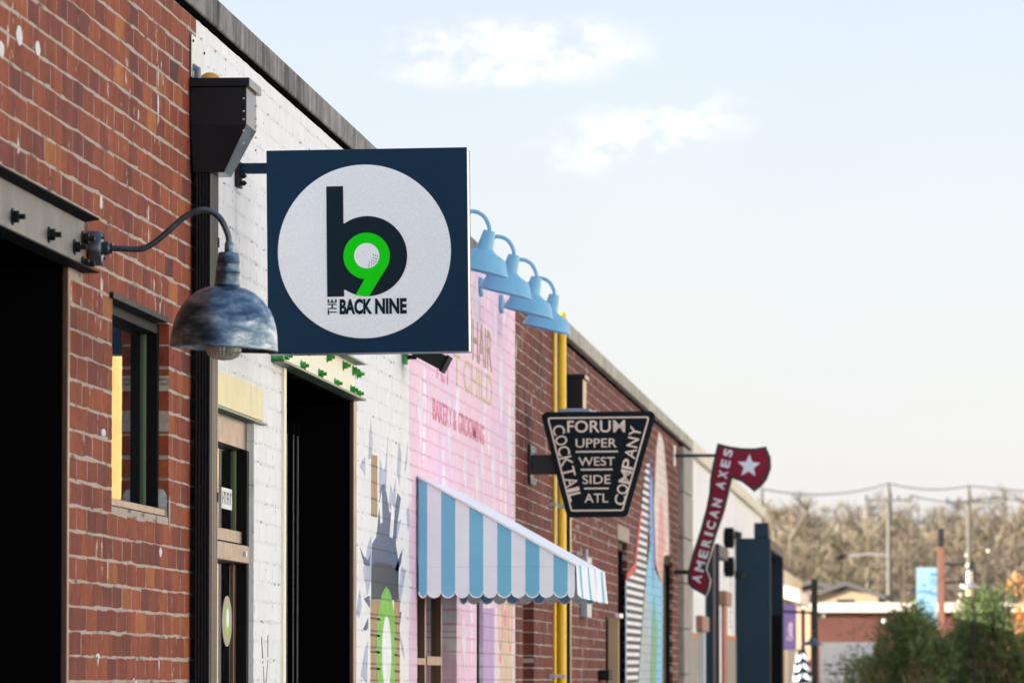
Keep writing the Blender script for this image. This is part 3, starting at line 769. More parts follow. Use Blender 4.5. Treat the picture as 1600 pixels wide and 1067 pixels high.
for cx in (30.42, 31.12):
    o1 = oval(cx, 1.93, .16, .19, 20); i1 = oval(cx, 1.93, .115, .16, 20)
    for k in range(20): ear.append([o1[k], o1[(k+1) % 20], i1[(k+1) % 20], i1[k]])
ear.append(oval(30.75, 1.92, .10, .05, 10)); ear.append(oval(30.4, 1.70, .09, .025, 10))
sheets(pnk, ear, M_ROSE, x=W0 + .0016)

# ================================================================== MAROON BRICK STOREFRONT
mar = thing('brick_storefront', 'long maroon brick shopfront with yellow pipes and a striped mural, beyond the pink wall', 'building', (W0, 41, 0))
YM0, YM1 = YP1, 51.017
h_m = [(32.067, 32.924, 0, 2.17), (41.452, 42.631, 0, 2.595), (48.320, 49.808, 0, 2.634)]
backing(mar, 'mortar_bed', YM0, YM1, 0, WTOP + .002, h_m, M_MORTAR2)
brickwork(mar, 'brick', YM0, YM1, 0, WTOP, h_m, M_BRICK2, 0, proud=(.0004, .0022))
copings(mar, [YM0, 34.8, 37.9, 41.0, 44.1, 47.2, 50.3, YM1 + 1.9], M_COPE2, over=.045)
shell(mar, YM0, YM1)
MB().box(W0-.20, W0-.12, 32.067+.01, 32.924-.01, .15, 2.165).build('door_leaf', M_BLACKFR, mar)
window(mar, 41.452, 42.631, .2, 2.595, .06, rails=(1.98,), jw=.06)
MB().box(W0-.05, W0+.012, 41.289, 42.805, 2.595, 2.703).build('window_lintel', mat('tan_stone', (.40,.31,.24), .8, var=.15), mar)
MB().box(W0-.04, W0+.03, 41.452-.3, 41.617, 2.03, 2.06).build('ledge', M_ALU, mar)
window(mar, 48.320, 49.808, .2, 2.634, .05, jw=.07)
M_MBLK = paint('black_mural_paint', (.02,.022,.03)); M_MBLUE = paint('blue_mural_paint', (.12,.34,.72)); M_MSKY = paint('sky_blue_mural_paint', (.18,.56,.80)); M_MPINK = paint('coral_mural_paint', (.82,.36,.34)); M_MPALE = paint('blush_mural_paint', (.80,.64,.60)); M_MRED = paint('red_mural_paint', (.62,.05,.04)); M_MGRN = paint('green_mural_paint', (.16,.42,.22)); M_MINDG = paint('indigo_mural_paint', (.06,.10,.46)); M_MGREY = paint('grey_mural_paint', (.42,.50,.52))
sheets(mar, [[(44.863, 1.493),(45.784, 3.118),(45.990, 3.360),(46.390, 3.138),(46.680, 2.473),(48.062, 2.365),(47.926, 1.486)]], M_MSKY, x=W0+.0040, label='sky blue painted field')
sheets(mar, [[(45.785, 3.169),(45.940, 3.358),(46.290, 3.196)]], M_MINDG, x=W0+.0054)
sheets(mar, [[(45.675, 2.779),(45.835, 3.171),(46.290, 3.196),(46.681, 2.499),(46.469, 2.314),(46.072, 2.666)]], M_MBLUE, x=W0+.0054)
sheets(mar, [[(46.591, 2.989),(47.022, 3.473),(47.451, 3.627),(48.210, 3.574),(48.871, 3.220),(49.195, 2.651),(48.291, 2.621),(47.959, 2.550),(47.953, 2.363),(46.890, 2.529)]], M_MPALE, x=W0+.0054, label='blush painted spear')
sheets(mar, [[(47.098, 2.481),(47.541, 3.070),(47.867, 3.107),(48.406, 2.747),(48.181, 2.635),(47.953, 2.379),(47.312, 2.537)]], M_MPINK, x=W0+.0068)
stripe = []; white = []
def lerp(a, b, t): return (a[0]+(b[0]-a[0])*t, a[1]+(b[1]-a[1])*t)
LT, LB, RT, RB = (45.491, 3.285), (44.135, 2.523), (45.989, 3.304), (45.864, 2.407)
sheets(mar, [[(45.393, 3.282),(45.889, 3.305),(45.974, 2.766),(45.971, 2.664),(45.076, 2.318),(44.493, 1.889),(44.018, 1.495),(42.507, 1.499),(42.524, 2.324),(43.583, 2.401),(44.612, 2.881)]], M_MWHITE, x=W0+.0040, label='white painted field with black stripes')
def edge_l(z):   # left and right outline of the striped field by height
    pts = [(42.545, 1.498), (42.545, 2.356), (43.787, 2.472), (45.396, 3.304)]
    return np.interp(z, [p[1] for p in pts], [p[0] for p in pts])
def edge_r(z):
    pts = [(44.062, 1.495), (44.530, 1.885), (45.104, 2.317), (45.992, 2.642), (45.892, 3.304)]
    return np.interp(z, [p[1] for p in pts], [p[0] for p in pts])
z = 1.50
while z < 3.28:
    a, b = edge_l(z), edge_r(z)
    stripe.append([(a, z), (b, z + .004), (b, z + .033), (a, z + .029)]); z += .058
sheets(mar, stripe, M_MBLK, x=W0+.0056, label='black painted stripes')
sheets(mar, [[(42.524, 2.324),(42.525, 2.367),(43.585, 2.464),(44.518, 2.903),(44.659, 2.882),(43.765, 2.404)]], M_MRED, x=W0+.0070)
sheets(mar, [[(44.111, 1.495),(44.587, 1.889),(45.173, 2.319),(45.759, 2.202),(46.051, 1.899),(45.839, 1.491)]], M_MGREY, x=W0+.0056)
sheets(mar, [[(45.839, 1.491),(46.361, 2.106),(46.571, 2.264),(47.083, 1.984),(46.755, 1.489)]], M_MGRN, x=W0+.0070)
wp = []
for k in range(12):
    y = random.uniform(36.2, 40.8); z = random.uniform(2.25, 2.78); a = random.uniform(.04, .15); b = random.uniform(.008, .028)
    wp.append([(y-a, z-b), (y+a, z-b*.8), (y+a*.8, z+b), (y-a*.7, z+b*1.1)])
sheets(mar, wp, mat('grey_mortar_smear', (.34,.30,.28), .9, var=.15, scale=20), name='mortar_smear', x=W0+.0030)

pil = thing('pilaster', 'grey stone pilaster between the maroon brick and the far white wall', 'pilaster', (W0, 51.9, 0))
for k in range(9): MB().box(W0-.25, W0+.05, YM1+.003, 52.812, .02 + k*.404, .02 + (k+1)*.404 - .008).build('stone_block', mat('grey_stone', (.34,.31,.27), .9, var=.2, scale=5, bump=.4) if k == 0 else bpy.data.materials['grey_stone'], pil, bevel=.008)
YF0, YF1 = 52.812, 74.45
far = thing('white_storefront', 'far white rendered shopfront with pale coping, behind the axe sign', 'building', (W0, 64, 0))
h_f = [(54.879, 56.501, 0, 2.048), (60.918, 61.995, 0, 2.368)]
backing(far, 'rendered_wall', YF0, YF1, .0, WTOP, h_f, M_WHITE2)
copings(far, [YM1 + 1.9, 56, 59.1, 62.2, 65.3, 68.4, 71.5, YF1], mat('cream_coping', (.72,.66,.52), .8, var=.1), h=.13, over=.05, flash=False)
shell(far, YF0, YF1)
MB().box(W0+.001, W0+.012, YF0+.01, 54.879-.01, .15, 1.976).build('grey_plinth', mat('plinth_grey', (.34,.30,.25), .9, var=.15), far)
MB().box(W0+.001, W0+.016, YF0+.01, 54.879-.01, 1.976+.002, 2.001+.02).build('orange_band', mat('orange_paint', (.62,.20,.06), .7), far)
MB().box(W0+.001, W0+.012, 62.178, 64.9, .15, 2.02).build('grey_plinth', bpy.data.materials['plinth_grey'], far)
MB().box(W0+.001, W0+.016, 62.178, 64.9, 2.022, 2.06).build('orange_band', bpy.data.materials['orange_paint'], far)
MB().box(W0-.2, W0-.15, 54.879+.02, 56.501-.02, .15, 2.048).build('door_leaf', M_BLACKFR, far)
MB().box(W0+.001, W0+.06, 54.594, 56.199, 2.048, 2.189).build('door_header', mat('brown_panel', (.26,.12,.08), .6, var=.1), far)
MB().box(W0-.1, W0+.02, 60.918+.02, 61.995-.02, .15, 2.368).build('red_door', mat('deep_red_paint', (.24,.015,.012), .5), far)
MB().box(W0+.001, W0+.07, 60.393, 61.995, 2.368, 2.510).build('door_header', bpy.data.materials['brown_panel'], far)
tx = MB()
for k in range(13): tx.box(W0+.0012, W0+.0035, 63.2, 63.9 - .2*(k % 3), 2.15 + k*.052, 2.175 + k*.052)
tx.build('faded_lettering', mat('faded_red_letter', (.55,.38,.36), .7), far)

# ------------------------------------------------------------------ sunlit terrace across the street (out of frame; mirrored in the glass)
opp = thing('terrace_building', 'long pale rendered terrace across the street facing the low sun', 'building', (13, 10, 0))
MB().box(12.5, 22, -70, 88, 0, 7.6).build('wall', mat('pale_stucco', (.72,.70,.66), .8, var=.10, scale=.6), opp)
opg = thing('terrace_building', 'ochre rendered terrace further along across the street', 'building', (13, 130, 0))
MB().box(12.5, 22, 88.1, 240, 0, 10.2).build('wall', mat('ochre_stucco', (.50,.315,.115), .8, var=.35, scale=.5), opg)
MB().box(12.3, 22.2, 88.2, 240.2, 10.202, 10.5).build('roof', M_TAR, opg)
ob = MB(); ob.box(12.3, 22.2, -70.2, 88, 7.602, 7.9); ob.build('roof', M_TAR, opp)
for k in range(43):
    y = -66 + k*7
    opp_ = opp if y < 80 else opg
    if 80 < y < 88.2: continue
    MB().box(12.44, 12.497, y, y+1.6, 4.6, 6.4).build('window', M_GLASS, opp_)
    MB().box(12.44, 12.497, y+2.4, y+5.4, .5, 3.0).build('window', M_GLASS, opp_)

# ================================================================== DRAIN (red/white boundary)
ld = thing('downspout', 'black ribbed downspout and leader head at the edge of the red brick', 'downspout', (W0, 17.88, 0))
a0, a1 = 17.76, 18.015
hb = MB()
def ring(x0, x1, y0, y1, z): return [(x0,y0,z),(x1,y0,z),(x1,y1,z),(x0,y1,z)]
hb.loft([ring(W0+.010, W0+.108, 17.785, 17.965, 3.172), ring(W0+.004, W0+.181, a0, a1, 3.320), ring(W0+.004, W0+.181, a0, a1, 3.437)])
hd = hb.build('leader_head', M_DOWN, ld, bevel=.002)
MB().box(W0+.003, W0+.191, a0-.008, a1+.05, 3.438, 3.465).build('rim', M_DOWN, hd, bevel=.002)
rv = MB()
for z in (3.40, 3.36, 3.335, 3.30, 3.26):
    rv.ball((W0+.172, a0-.001, z), .0035, 8, 5); rv.ball((W0+.1815, a1-.012, z), .004, 8, 5)
rv.build('rivet', M_GALV, hd)
# corrugated pipe: section with ribs on its faces
sec = []
nx = 5
px0, px1, py0, py1 = W0+.013, W0+.070, 17.80, 17.965
for i in range(nx):
    x = px0 + .004 + i*(px1-px0-.008)/nx; wdt = (px1-px0-.008)/nx
    sec += [(x, py0+.006), (x+wdt*.2, py0), (x+wdt*.75, py0), (x+wdt*.95, py0+.006)]
for i in range(4):
    y = py0 + .008 + i*(py1-py0-.012)/4; wdt = (py1-py0-.012)/4
    sec += [(px1-.004, y), (px1, y+wdt*.2), (px1, y+wdt*.7), (px1-.004, y+wdt*.9)]
sec += [(px1-.006, py1), (px0, py1), (px0, py0+.01)]
pp = MB(); pp.prism(sec, 'z', .14, 3.171); pp.build('pipe', mat('black_ribbed_pipe', (.006,.008,.012), .4, spec=.3), ld)
bk = MB()
for z in (2.15, 2.95): bk.box(W0+.002, px1+.0025, py1-.03, py1-.005, z, z+.03)
bk.build('strap', M_IRON, ld)
pl = thing('flashing_plate', 'pale sheet metal plate on the wall above the black leader head', 'plate', (W0, 17.9, 3.5))
MB().box(W0+.004, W0+.0075, 17.770, 18.10, 3.47, 3.605).build('plate', M_GALV, pl, bevel=.001)
sc_ = MB()
for y, z in ((17.79, 3.585), (18.06, 3.575), (18.07, 3.50)): sc_.ball((W0+.008, y, z), .005, 8, 5)
sc_.build('screw', M_IRON, pl)
sb = MB(); sb.tube([(W0+.022, 17.80, 3.46), (W0+.022, 17.80, 3.496), (W0+.004, 17.80, 3.505)], .0115, 12)
sb.build('vent_stub', mat('grey_pipe', (.16,.20,.24), .4, metal=.5), pl, smooth=True)
fo = MB(); fo.ball((W0+.045, 17.93, 3.466), .036, 14, 8, (1.0, 2.2, .95)); fo.build('sealant_lump', M_FOAM, pl, smooth=True)

# ================================================================== GOOSENECK LAMP on the steel lintel
YL = 15.66
lp = thing('gooseneck_lamp', 'large worn zinc gooseneck barn lamp on the steel lintel of the red brick doorway', 'lamp', (W0+.004, YL, 2.777))
MX = frame((W0+.0042, YL, 2.777), (0,1,0), (0,0,1), (1,0,0))
cn = MB(); cn.lathe([(0,0),(.046,0),(.0485,.003),(.0485,.028),(.046,.034),(.043,.036),(.041,.033),(.03,.036),(.018,.037),(0,.037)], MX, 36)
cn.build('canopy', M_DZINC, lp, smooth=True)
sc_ = MB()
for a in (.5, 2.1, 3.7, 5.3): sc_.ball((W0+.041, YL + .032*math.cos(a), 2.777 + .032*math.sin(a)), .0045, 8, 5)
sc_.build('screw', M_IRON, lp)
hub = MB(); hub.lathe([(0,.037),(.0175,.037),(.019,.040),(.019,.052),(.015,.056),(.015,.064),(0,.064)], MX, 24); hub.build('hub', M_DZINC, lp, smooth=True)
am = MB(); am.tube(spline([(W0+.064, YL, 2.777), (-2.24, YL, 2.7755), (-2.195, YL, 2.775), (-2.160, YL, 2.790), (-2.115, YL, 2.827), (-2.071, YL, 2.864), (-2.022, YL, 2.881), (-1.980, YL, 2.862), (-1.955, YL, 2.815), (-1.9505, YL, 2.782)], 7), .0086, 14)
am.build('arm', M_DZINC, lp, smooth=True)
tl = R(3.0)
MS = Matrix.Translation((-1.9655, YL, 2.4975)) @ Matrix.Rotation(tl, 4, 'Y')
SH = [(.148,0),(.1495,.003),(.1485,.007),(.1475,.020),(.1455,.042),(.1405,.068),(.132,.094),(.119,.118),(.101,.140),(.078,.158),(.053,.169),(.0345,.173)]
shd = MB(); shd.lathe(SH + [(.0335,.172),(.052,.166),(.076,.155),(.099,.137),(.117,.115),(.130,.092),(.1385,.067),(.1435,.042),(.1455,.020),(.146,.002),(.148,0)], MS, 64)
sho = shd.build('shade', M_ZINC, lp, smooth=True)
inn = MB(); inn.lathe([(.144,.012),(.128,.090),(.09,.138),(.03,.16),(0,.16)], MS, 40); inn.build('reflector', M_ZINCIN, sho, smooth=True)
nk = MB(); nk.lathe([(.0345,.1735),(.0360,.177),(.0345,.181),(.0330,.210),(.0345,.213),(.0335,.216),(.0310,.238),(.0325,.241),(.0310,.244),(.0285,.262),(.0265,.266),(.0125,.268),(.0125,.292),(.0105,.295),(0,.295)], MS, 36)
nk.build('socket_housing', M_ZINC, lp, smooth=True)
ln_ = MB()
for k in range(28):
    a = 2*math.pi*k/28; b = 2*math.pi*(k+1)/28; m_ = (a+b)/2
    pr = [(.048,.010),(.047,-.004),(.040,-.018),(.024,-.027),(.004,-.030)]
    vs = []
    for r, h in pr: vs += [(r*math.cos(a), r*math.sin(a), h), (r*1.05*math.cos(m_), r*1.05*math.sin(m_), h), (r*math.cos(b), r*math.sin(b), h)]
    fs = []
    for i in range(4):
        for j in range(2): q = i*3+j; fs.append((q, q+3, q+4, q+1))
    ln_.add(vs, fs, MS)
ln_.build('glass_lens', M_LENS, lp)

# ================================================================== BACK NINE SIGN
YS = 18.90
sg = thing('hanging_sign', 'square navy box sign with white disc reading THE BACK NINE', 'sign', (-1.895, YS, 3.008), rot=(0, R(-0.62), 0))
def SL(mb): return mb
sx0, sx1, sz0, sz1 = -2.2275+1.895, -1.561+1.895, 2.671-3.008, 3.345-3.008
cb_ = MB(); cb_.box(sx0+.003, sx1-.003, .004, .130, sz0+.003, sz1-.003); cab = cb_.build('cabinet', M_ALU, sg, local=True, bevel=.003)
MB().box(sx0, sx1, -.002, .0035, sz0, sz1).build('face_panel', M_NAVY, sg, local=True, bevel=.0015)
MB().box(sx0+.002, sx1-.002, .131, .137, sz0+.002, sz1-.002).build('back_panel', M_NAVY, sg, local=True)
MB().box(sx0+.002, sx1-.004, .002, .129, sz0+.0005, sz0+.0026).build('bottom_tray', M_ALUEDGE, sg, local=True)
def disc(mb, cx, cz, r, y0, y1, n=64): return mb.prism([(cx + r*math.cos(2*math.pi*k/n), cz + r*math.sin(2*math.pi*k/n)) for k in range(n)], 'y', y0, y1)
ox, oz = -1.895, 3.008
disc(MB(), -1.9045-ox, 3.0055-oz, .2875, -.0038, -.0022, 96).build('disc_outline', M_AWT, sg, local=True)
disc(MB(), -1.9045-ox, 3.0055-oz, .2855, -.0052, -.0040, 96).build('disc', M_DISC, sg, local=True)
bb = MB(); bb.box(-2.0285-ox, -1.9725-ox, -.0066, -.0054, 2.857-oz, 3.2225-oz)
n = 64; ccx, ccz, rr_ = -1.8945-ox, 2.9895-oz, .1325
xr = -1.9745-ox
arc = [(ccx + rr_*math.cos(2*math.pi*k/n), ccz + rr_*math.sin(2*math.pi*k/n)) for k in range(n)]
arc = [p for p in arc if p[0] > xr]
arc.sort(key=lambda p: math.atan2(p[1]-ccz, p[0]-ccx))
bb.prism([(xr, arc[0][1])] + arc + [(xr, arc[-1][1])], 'y', -.0067, -.0054)
bb.build('letter', M_NAVYINK, sg, local=True)
gx, gz = -1.8965-ox, 2.990-oz
n9 = MB(); disc(n9, gx, gz, .0770, -.0080, -.0068, 56)
n9.prism([(gx+.0765, gz-.008), (gx+.0705, gz-.032), (-1.8895-ox, 2.8575-oz), (-1.9345-ox, 2.8610-oz), (-1.9045-ox, 2.9125-oz), (gx+.02, gz-.03)], 'y', -.0082, -.0069)
n9.build('numeral', M_GREEN, sg, local=True)
bl_ = disc(MB(), gx+.0005, gz+.0005, .0418, -.0094, -.0083, 44).build('golf_ball', M_DISC, sg, local=True)
dm = MB()
for ri, rad in enumerate((.036, .030, .0235)):
    for k in range(6 - ri):
        a = R(-78 + 78*(k + .25*ri)/(5.2 - ri)); disc(dm, gx + rad*math.cos(a), gz + rad*math.sin(a), .0019, -.0100, -.0095, 8)
dm.build('dimple', M_NAVYINK, sg, local=True)
for body, xa, xb, za, zb in (('BACK', -1.9875, -1.8795, 2.7975, 2.8490), ('NINE', -1.8700, -1.7650, 2.7975, 2.8490)):
    mb = MB(); put_text(mb, body, xb-xa, zb-za, .0012, frame((xa-ox, -.0054, za-oz), *FRONT), .045)
    mb.build('lettering', M_NAVYINK, sg, local=True)
mb = MB(); put_text(mb, 'THE', .0515, .0300, .0012, frame((-1.9975-ox, -.0054, 2.7975-oz), (0,0,1), (-1,0,0), (0,-1,0)), .012); mb.build('lettering', M_NAVYINK, sg, local=True)
br_ = thing('sign_bracket', 'dark blue steel bracket that carries the navy square sign', 'bracket', (W0, 18.98, 3.28))
MB().box(W0+.016, -2.2295, 18.955, 18.990, 3.272, 3.306).build('arm', M_NAVY, br_, bevel=.002)
MB().box(W0+.004, W0+.0155, 18.92, 19.02, 3.225, 3.312).build('wall_plate', M_IRON, br_, bevel=.002)
MB().box(W0+.016, -2.2275, 18.955, 18.990, 2.712, 2.742).build('arm', M_NAVY, br_, bevel=.002)
MB().box(W0+.004, W0+.0155, 18.92, 19.02, 2.69, 2.765).build('wall_plate', M_IRON, br_, bevel=.002)
for z in (3.238, 3.262): stud(br_, 18.945, z, W0+.0157, M_IRON, .009, .022)

# ================================================================== FLOODLIGHT by the pink wall
fd = thing('floodlight', 'small black wedge floodlight on the wall under the navy sign', 'floodlight', (W0, 24.9, 2.98))
MB().box(W0+.004, W0+.02, 24.86, 24.94, 2.96, 3.02).build('mount', M_GREENP, fd)
M_ = Matrix.Translation((W0+.125, 24.9, 2.995)) @ Matrix.Rotation(R(28), 4, 'Y')
MB().box(-.075, .065, -.09, .09, -.035, .03, M_).build('housing', M_IRON, fd, bevel=.006)
MB().box(.0655, .078, -.095, .095, -.042, .036, M_).build('visor', M_BLACKFR, fd, bevel=.003)
MB().tube([(W0+.02, 24.9, 2.99), (W0+.06, 24.9, 2.99)], .01).build('knuckle', M_IRON, fd)

# ================================================================== BLUE LAMPS over the pink wall
def blue_lamp(y, label):
    t = thing('gooseneck_lamp', label, 'lamp', (W0, y, 3.58), group='blue gooseneck lamps along the top of the pink wall')
    xs = -2.05
    mm = frame((W0+.003, y, 3.575), (0,1,0), (0,0,1), (1,0,0))
    MB().lathe([(0,0),(.05,0),(.05,.014),(.03,.024),(0,.024)], mm, 20).build('wall_mount', M_SKYBLUE, t, smooth=True)
    MB().tube(spline([(W0+.025, y, 3.575), (W0+.07, y, 3.583), (W0+.11, y, 3.625), (xs-.145, y, 3.675), (xs-.085, y, 3.713), (xs-.03, y, 3.695), (xs-.003, y, 3.650), (xs+.002, y, 3.615)], 6), .0095, 10).build('arm', M_SKYBLUE, t, smooth=True)
    Mx = Matrix.Translation((xs, y, 3.62)) @ Matrix.Rotation(R(13.5), 4, 'Y')
    sh = MB(); sh.lathe([(0,.004),(.026,.004),(.028,0),(.040,-.082),(.052,-.092),(.100,-.113),(.106,-.122),(.131,-.180),(.134,-.184),(.130,-.185),(.103,-.124),(.096,-.117),(.03,-.09),(0,-.09)], Mx, 36)
    sh.build('shade', M_SKYBLUE, t, smooth=True)
    return t
blue_lamp(26.00, 'sky blue lamp nearest the navy sign, partly hidden by it')
blue_lamp(27.50, 'second sky blue lamp from the navy sign')
blue_lamp(29.03, 'third sky blue lamp, between two others over the pink wall')
blue_lamp(30.38, 'fourth and last sky blue lamp, in front of the yellow pipes')

# ================================================================== AWNING
AY0, AY1 = 25.53, 27.70
AXF, AZT, AZF, AZB, AZV = -1.632, 2.492, 2.100, 2.093, 1.972
aw = thing('awning', 'blue and white striped canvas awning with scalloped edge over the pink shop door', 'awning', (W0, 26.6, 2.2))
ns = 11
xs_ = [W0+.012] + [W0 + .012 + .038 + i*(AXF-.004-W0-.05)/10.45 for i in range(11)] + [AXF]
xs_ = [x for x in xs_ if x <= AXF]
if xs_[-1] < AXF: xs_.append(AXF)
def ztop(x): return AZT + (AZF - AZT) * (x - W0) / (AXF - W0)
def gable(y, flip, nm):
    for i in range(len(xs_)-1):
        a, b = xs_[i], xs_[i+1]; mb = MB()
        poly = [(a, AZB), (b, AZB), (b, max(ztop(b), AZB+.004)), (a, ztop(a))]
        mb.prism(poly, 'y', y, y+.002)
        n_ = 8; sc = [(a + (b-a)*k/n_, AZV + .008 - .024*max(math.sin(math.pi*k/n_), 0)**.6) for k in range(n_+1)]
        yy = y - .003 if flip else y + .005
        mb.prism(sc + [(b, AZB-.001), (a, AZB-.001)], 'y', yy, yy+.002)
        mb.build('canvas_stripe', M_AWB if i % 2 == 0 else M_AWW, aw)
    ed = MB()
    yy = y - .003 if flip else y + .005
    pts = []
    for i in range(len(xs_)-1):
        a, b = xs_[i], xs_[i+1]
        pts += [(a + (b-a)*k/8, yy+.001, AZV + .008 - .024*max(math.sin(math.pi*k/8), 0)**.6) for k in range(8)]
    ed.tube(pts, .0035, 5); ed.build('scallop_binding', M_AWT, aw)
gable(AY0, True, 'near'); gable(AY1, False, 'far')
tp = MB(); tp.prism([(W0+.01, AZT+.003), (AXF+.004, AZF+.003), (AXF+.004, AZF+.0055), (W0+.01, AZT+.0055)], 'y', AY0-.005, AY1+.008); tp.build('canvas_top', M_AWW, aw)
tb = MB(); tb.tube([(W0+.012, AY0-.004, AZT+.001), (AXF+.004, AY0-.004, AZF+.001)], .007, 8); tb.build('top_binding', M_AWT, aw); tb = MB(); tb.tube([(W0+.012, AY1+.006, AZT+.001), (AXF+.004, AY1+.006, AZF+.001)], .007, 8); tb.build('top_binding', M_AWT, aw)
nf = 20
for i in range(nf):
    a = AY0 + (AY1-AY0)*i/nf; b = AY0 + (AY1-AY0)*(i+1)/nf; mb = MB()
    n_ = 8; top = []; bot = []
    for k in range(n_+1):
        y = a + (b-a)*k/n_; wv = .010*math.sin(math.pi*k/n_) + .006*math.sin(i*1.7 + k*.5)
        top.append((AXF + .006 + .3*wv, y, AZF + .004)); bot.append((AXF + .012 + wv, y, AZV - .004 - .016*math.sin(math.pi*k/n_)))
    mb.add(top + bot, [(k, n_+1+k, n_+2+k, k+1) for k in range(n_)])
    mb.build('valance_scallop', M_AWB if i % 5 == 2 else M_AWW, aw, smooth=True)
fm = MB(); fm.tube([(AXF-.006, AY0+.01, AZF-.004), (AXF-.006, AY1-.01, AZF-.004)], .011, 8); fm.tube([(W0+.02, AY0+.012, AZB), (AXF-.006, AY0+.012, AZB)], .010, 8); fm.tube([(W0+.02, AY1-.012, AZB), (AXF-.006, AY1-.012, AZB)], .010, 8)
fm.build('frame_tube', M_GALV, aw)

# ================================================================== YELLOW PIPES, second drain, Forum sign
yp = thing('pipe_run', 'two yellow painted pipes that climb the maroon brick wall and bend over its top', 'pipes', (W0, 34.8, 0))
MB().tube(spline([(W0-.22, 34.25, 3.80), (W0-.05, 34.25, 3.801), (W0+.012, 34.25, 3.798), (W0+.030, 34.25, 3.775), (W0+.030, 34.25, 3.7)], 5) + [(W0+.030, 34.25, .14)], .0105, 12).build('thin_pipe', M_YEL, yp, smooth=True)
MB().lathe([(0,3.80),(.017,3.80),(.026,3.792),(.0285,3.78),(.0285,.14)], Matrix.Translation((W0+.047, 34.63, 0)), 18).build('thick_pipe', M_YEL, yp, smooth=True)
for z in (1.60, 2.62):
    MB().box(W0+.003, W0+.046, 34.21, 34.232, z, z+.022).build('clamp', M_GALV, yp); MB().box(W0+.003, W0+.074, 34.59, 34.606, z, z+.022).build('clamp', M_GALV, yp)
gc = thing('conduit', 'thin grey conduit between the two yellow pipes', 'conduit', (W0, 34.45, 0))
MB().tube([(W0+.025, 34.45, 2.4), (W0+.025, 34.45, 3.68)], .008, 10).build('tube', M_GREYP, gc, smooth=True)
d2 = thing('downspout', 'smaller black leader head and downspout beside the yellow pipes', 'downspout', (W0, 36, 0))
q0, q1 = 35.60, 35.93
hb = MB(); hb.loft([ring(W0+.012, W0+.060, 35.66, 35.85, 3.19), ring(W0+.006, W0+.116, q0, q1, 3.27), ring(W0+.006, W0+.116, q0, q1, 3.45)])
h2 = hb.build('leader_head', M_DOWN, d2, bevel=.003); MB().box(W0+.004, W0+.13, q0-.01, q1+.08, 3.451, 3.478).build('rim', M_DOWN, h2, bevel=.003)
MB().box(W0+.006, W0+.032, 35.66, 35.80, .14, 3.189).build('pipe', M_DOWN, d2, bevel=.006)
gb = thing('conduit_box', 'blue grey conduit box on the maroon brick behind the awning tip', 'box', (W0, 37.3, 2.2))
MB().box(W0+.004, W0+.05, 37.1, 37.55, 1.99, 2.38).build('box', M_GREYP, gb, bevel=.004)
MB().tube([(W0+.03, 37.3, 2.38), (W0+.03, 37.3, 2.43)], .012).build('stub', M_GREYP, gb)
bd = thing('notice_board', 'tall tan board fixed upright to the maroon brick near the black striped mural', 'board', (W0, 40.2, 1.2))
MB().box(W0+.01, W0+.085, 40.05, 40.12, .3, 2.011).build('panel', M_TAN, bd, bevel=.004)
MB().box(W0+.003, W0+.0095, 39.95, 40.3, .3, 2.025).build('back_plate', M_BLACKFR, bd)
bx2 = thing('utility_box', 'small black box on the maroon brick beside the tan board', 'box', (W0, 39.2, 1.62))
MB().box(W0+.003, W0+.075, 39.05, 39.5, 1.585, 1.655).build('case', M_BLACKFR, bx2, bevel=.004)
MB().box(W0+.010, W0+.060, 39.044, 39.0495, 1.60, 1.64).build('lid', M_IRON, bx2)

YFm = 32.46
fs_ = thing('hanging_sign', 'black keystone shaped sign reading FORUM COCKTAIL COMPANY with cream letters', 'sign', (-1.94, YFm, 2.80), rot=(0, R(-.5), R(3.0)))
FO = (-1.94, 2.80)
def fq(px, py): return (px, py)
outl = [(-2.267, 3.105), (-1.608, 3.092), (-1.782, 2.503), (-2.122, 2.511)]
outl = [(p[0]-FO[0], p[1]-FO[1]) for p in outl]
outl = [(outl[0][0], .300), (outl[1][0], .300), (outl[2][0], -.292), (outl[3][0], -.292)]
def rounded(poly, r, n=6):
    out = []; m_ = len(poly)
    for i in range(m_):
        p = Vector(poly[i]); a = (Vector(poly[i-1]) - p).normalized(); b = (Vector(poly[(i+1) % m_]) - p).normalized()
        ang = a.angle(b); d = r / math.tan(ang/2); c = p + (a+b).normalized() * (r / math.sin(ang/2))
        s0 = p + a*d; s1 = p + b*d; v0 = s0 - c; v1 = s1 - c
        th0 = math.atan2(v0.y, v0.x); th1 = math.atan2(v1.y, v1.x); dt = (th1 - th0 + math.pi) % (2*math.pi) - math.pi
        for k in range(n+1): t = th0 + dt*k/n; out.append((c.x + r*math.cos(t), c.y + r*math.sin(t)))
    return out
def inset(poly, d):
    out = []; m_ = len(poly); sg_ = 1 if sum(poly[i][0]*poly[(i+1) % m_][1] - poly[(i+1) % m_][0]*poly[i][1] for i in range(m_)) > 0 else -1
    for i in range(m_):
        p = Vector(poly[i]); a = (p - Vector(poly[i-1])).normalized(); b = (Vector(poly[(i+1) % m_]) - p).normalized()
        na = Vector((-a.y, a.x)) * sg_; nb = Vector((-b.y, b.x)) * sg_
        bis = (na + nb).normalized(); out.append(tuple(p + bis * (d / max(bis.dot(na), .2))))
    return out
rim_ = rounded(outl, .032)
MB().prism(rounded(inset(outl, .004), .03), 'y', .004, .135).build('cabinet', M_FSIDE, fs_, local=True, smooth=False)
MB().prism(rim_, 'y', -.012, .0035).build('face_panel', M_FBLK, fs_, local=True)
MB().prism(rim_, 'y', .1355, .148).build('back_panel', M_FBLK, fs_, local=True)
o_, i_ = rounded(inset(outl, .030), .014), rounded(inset(outl, .0385), .008)
bdm = MB(); n = len(o_)
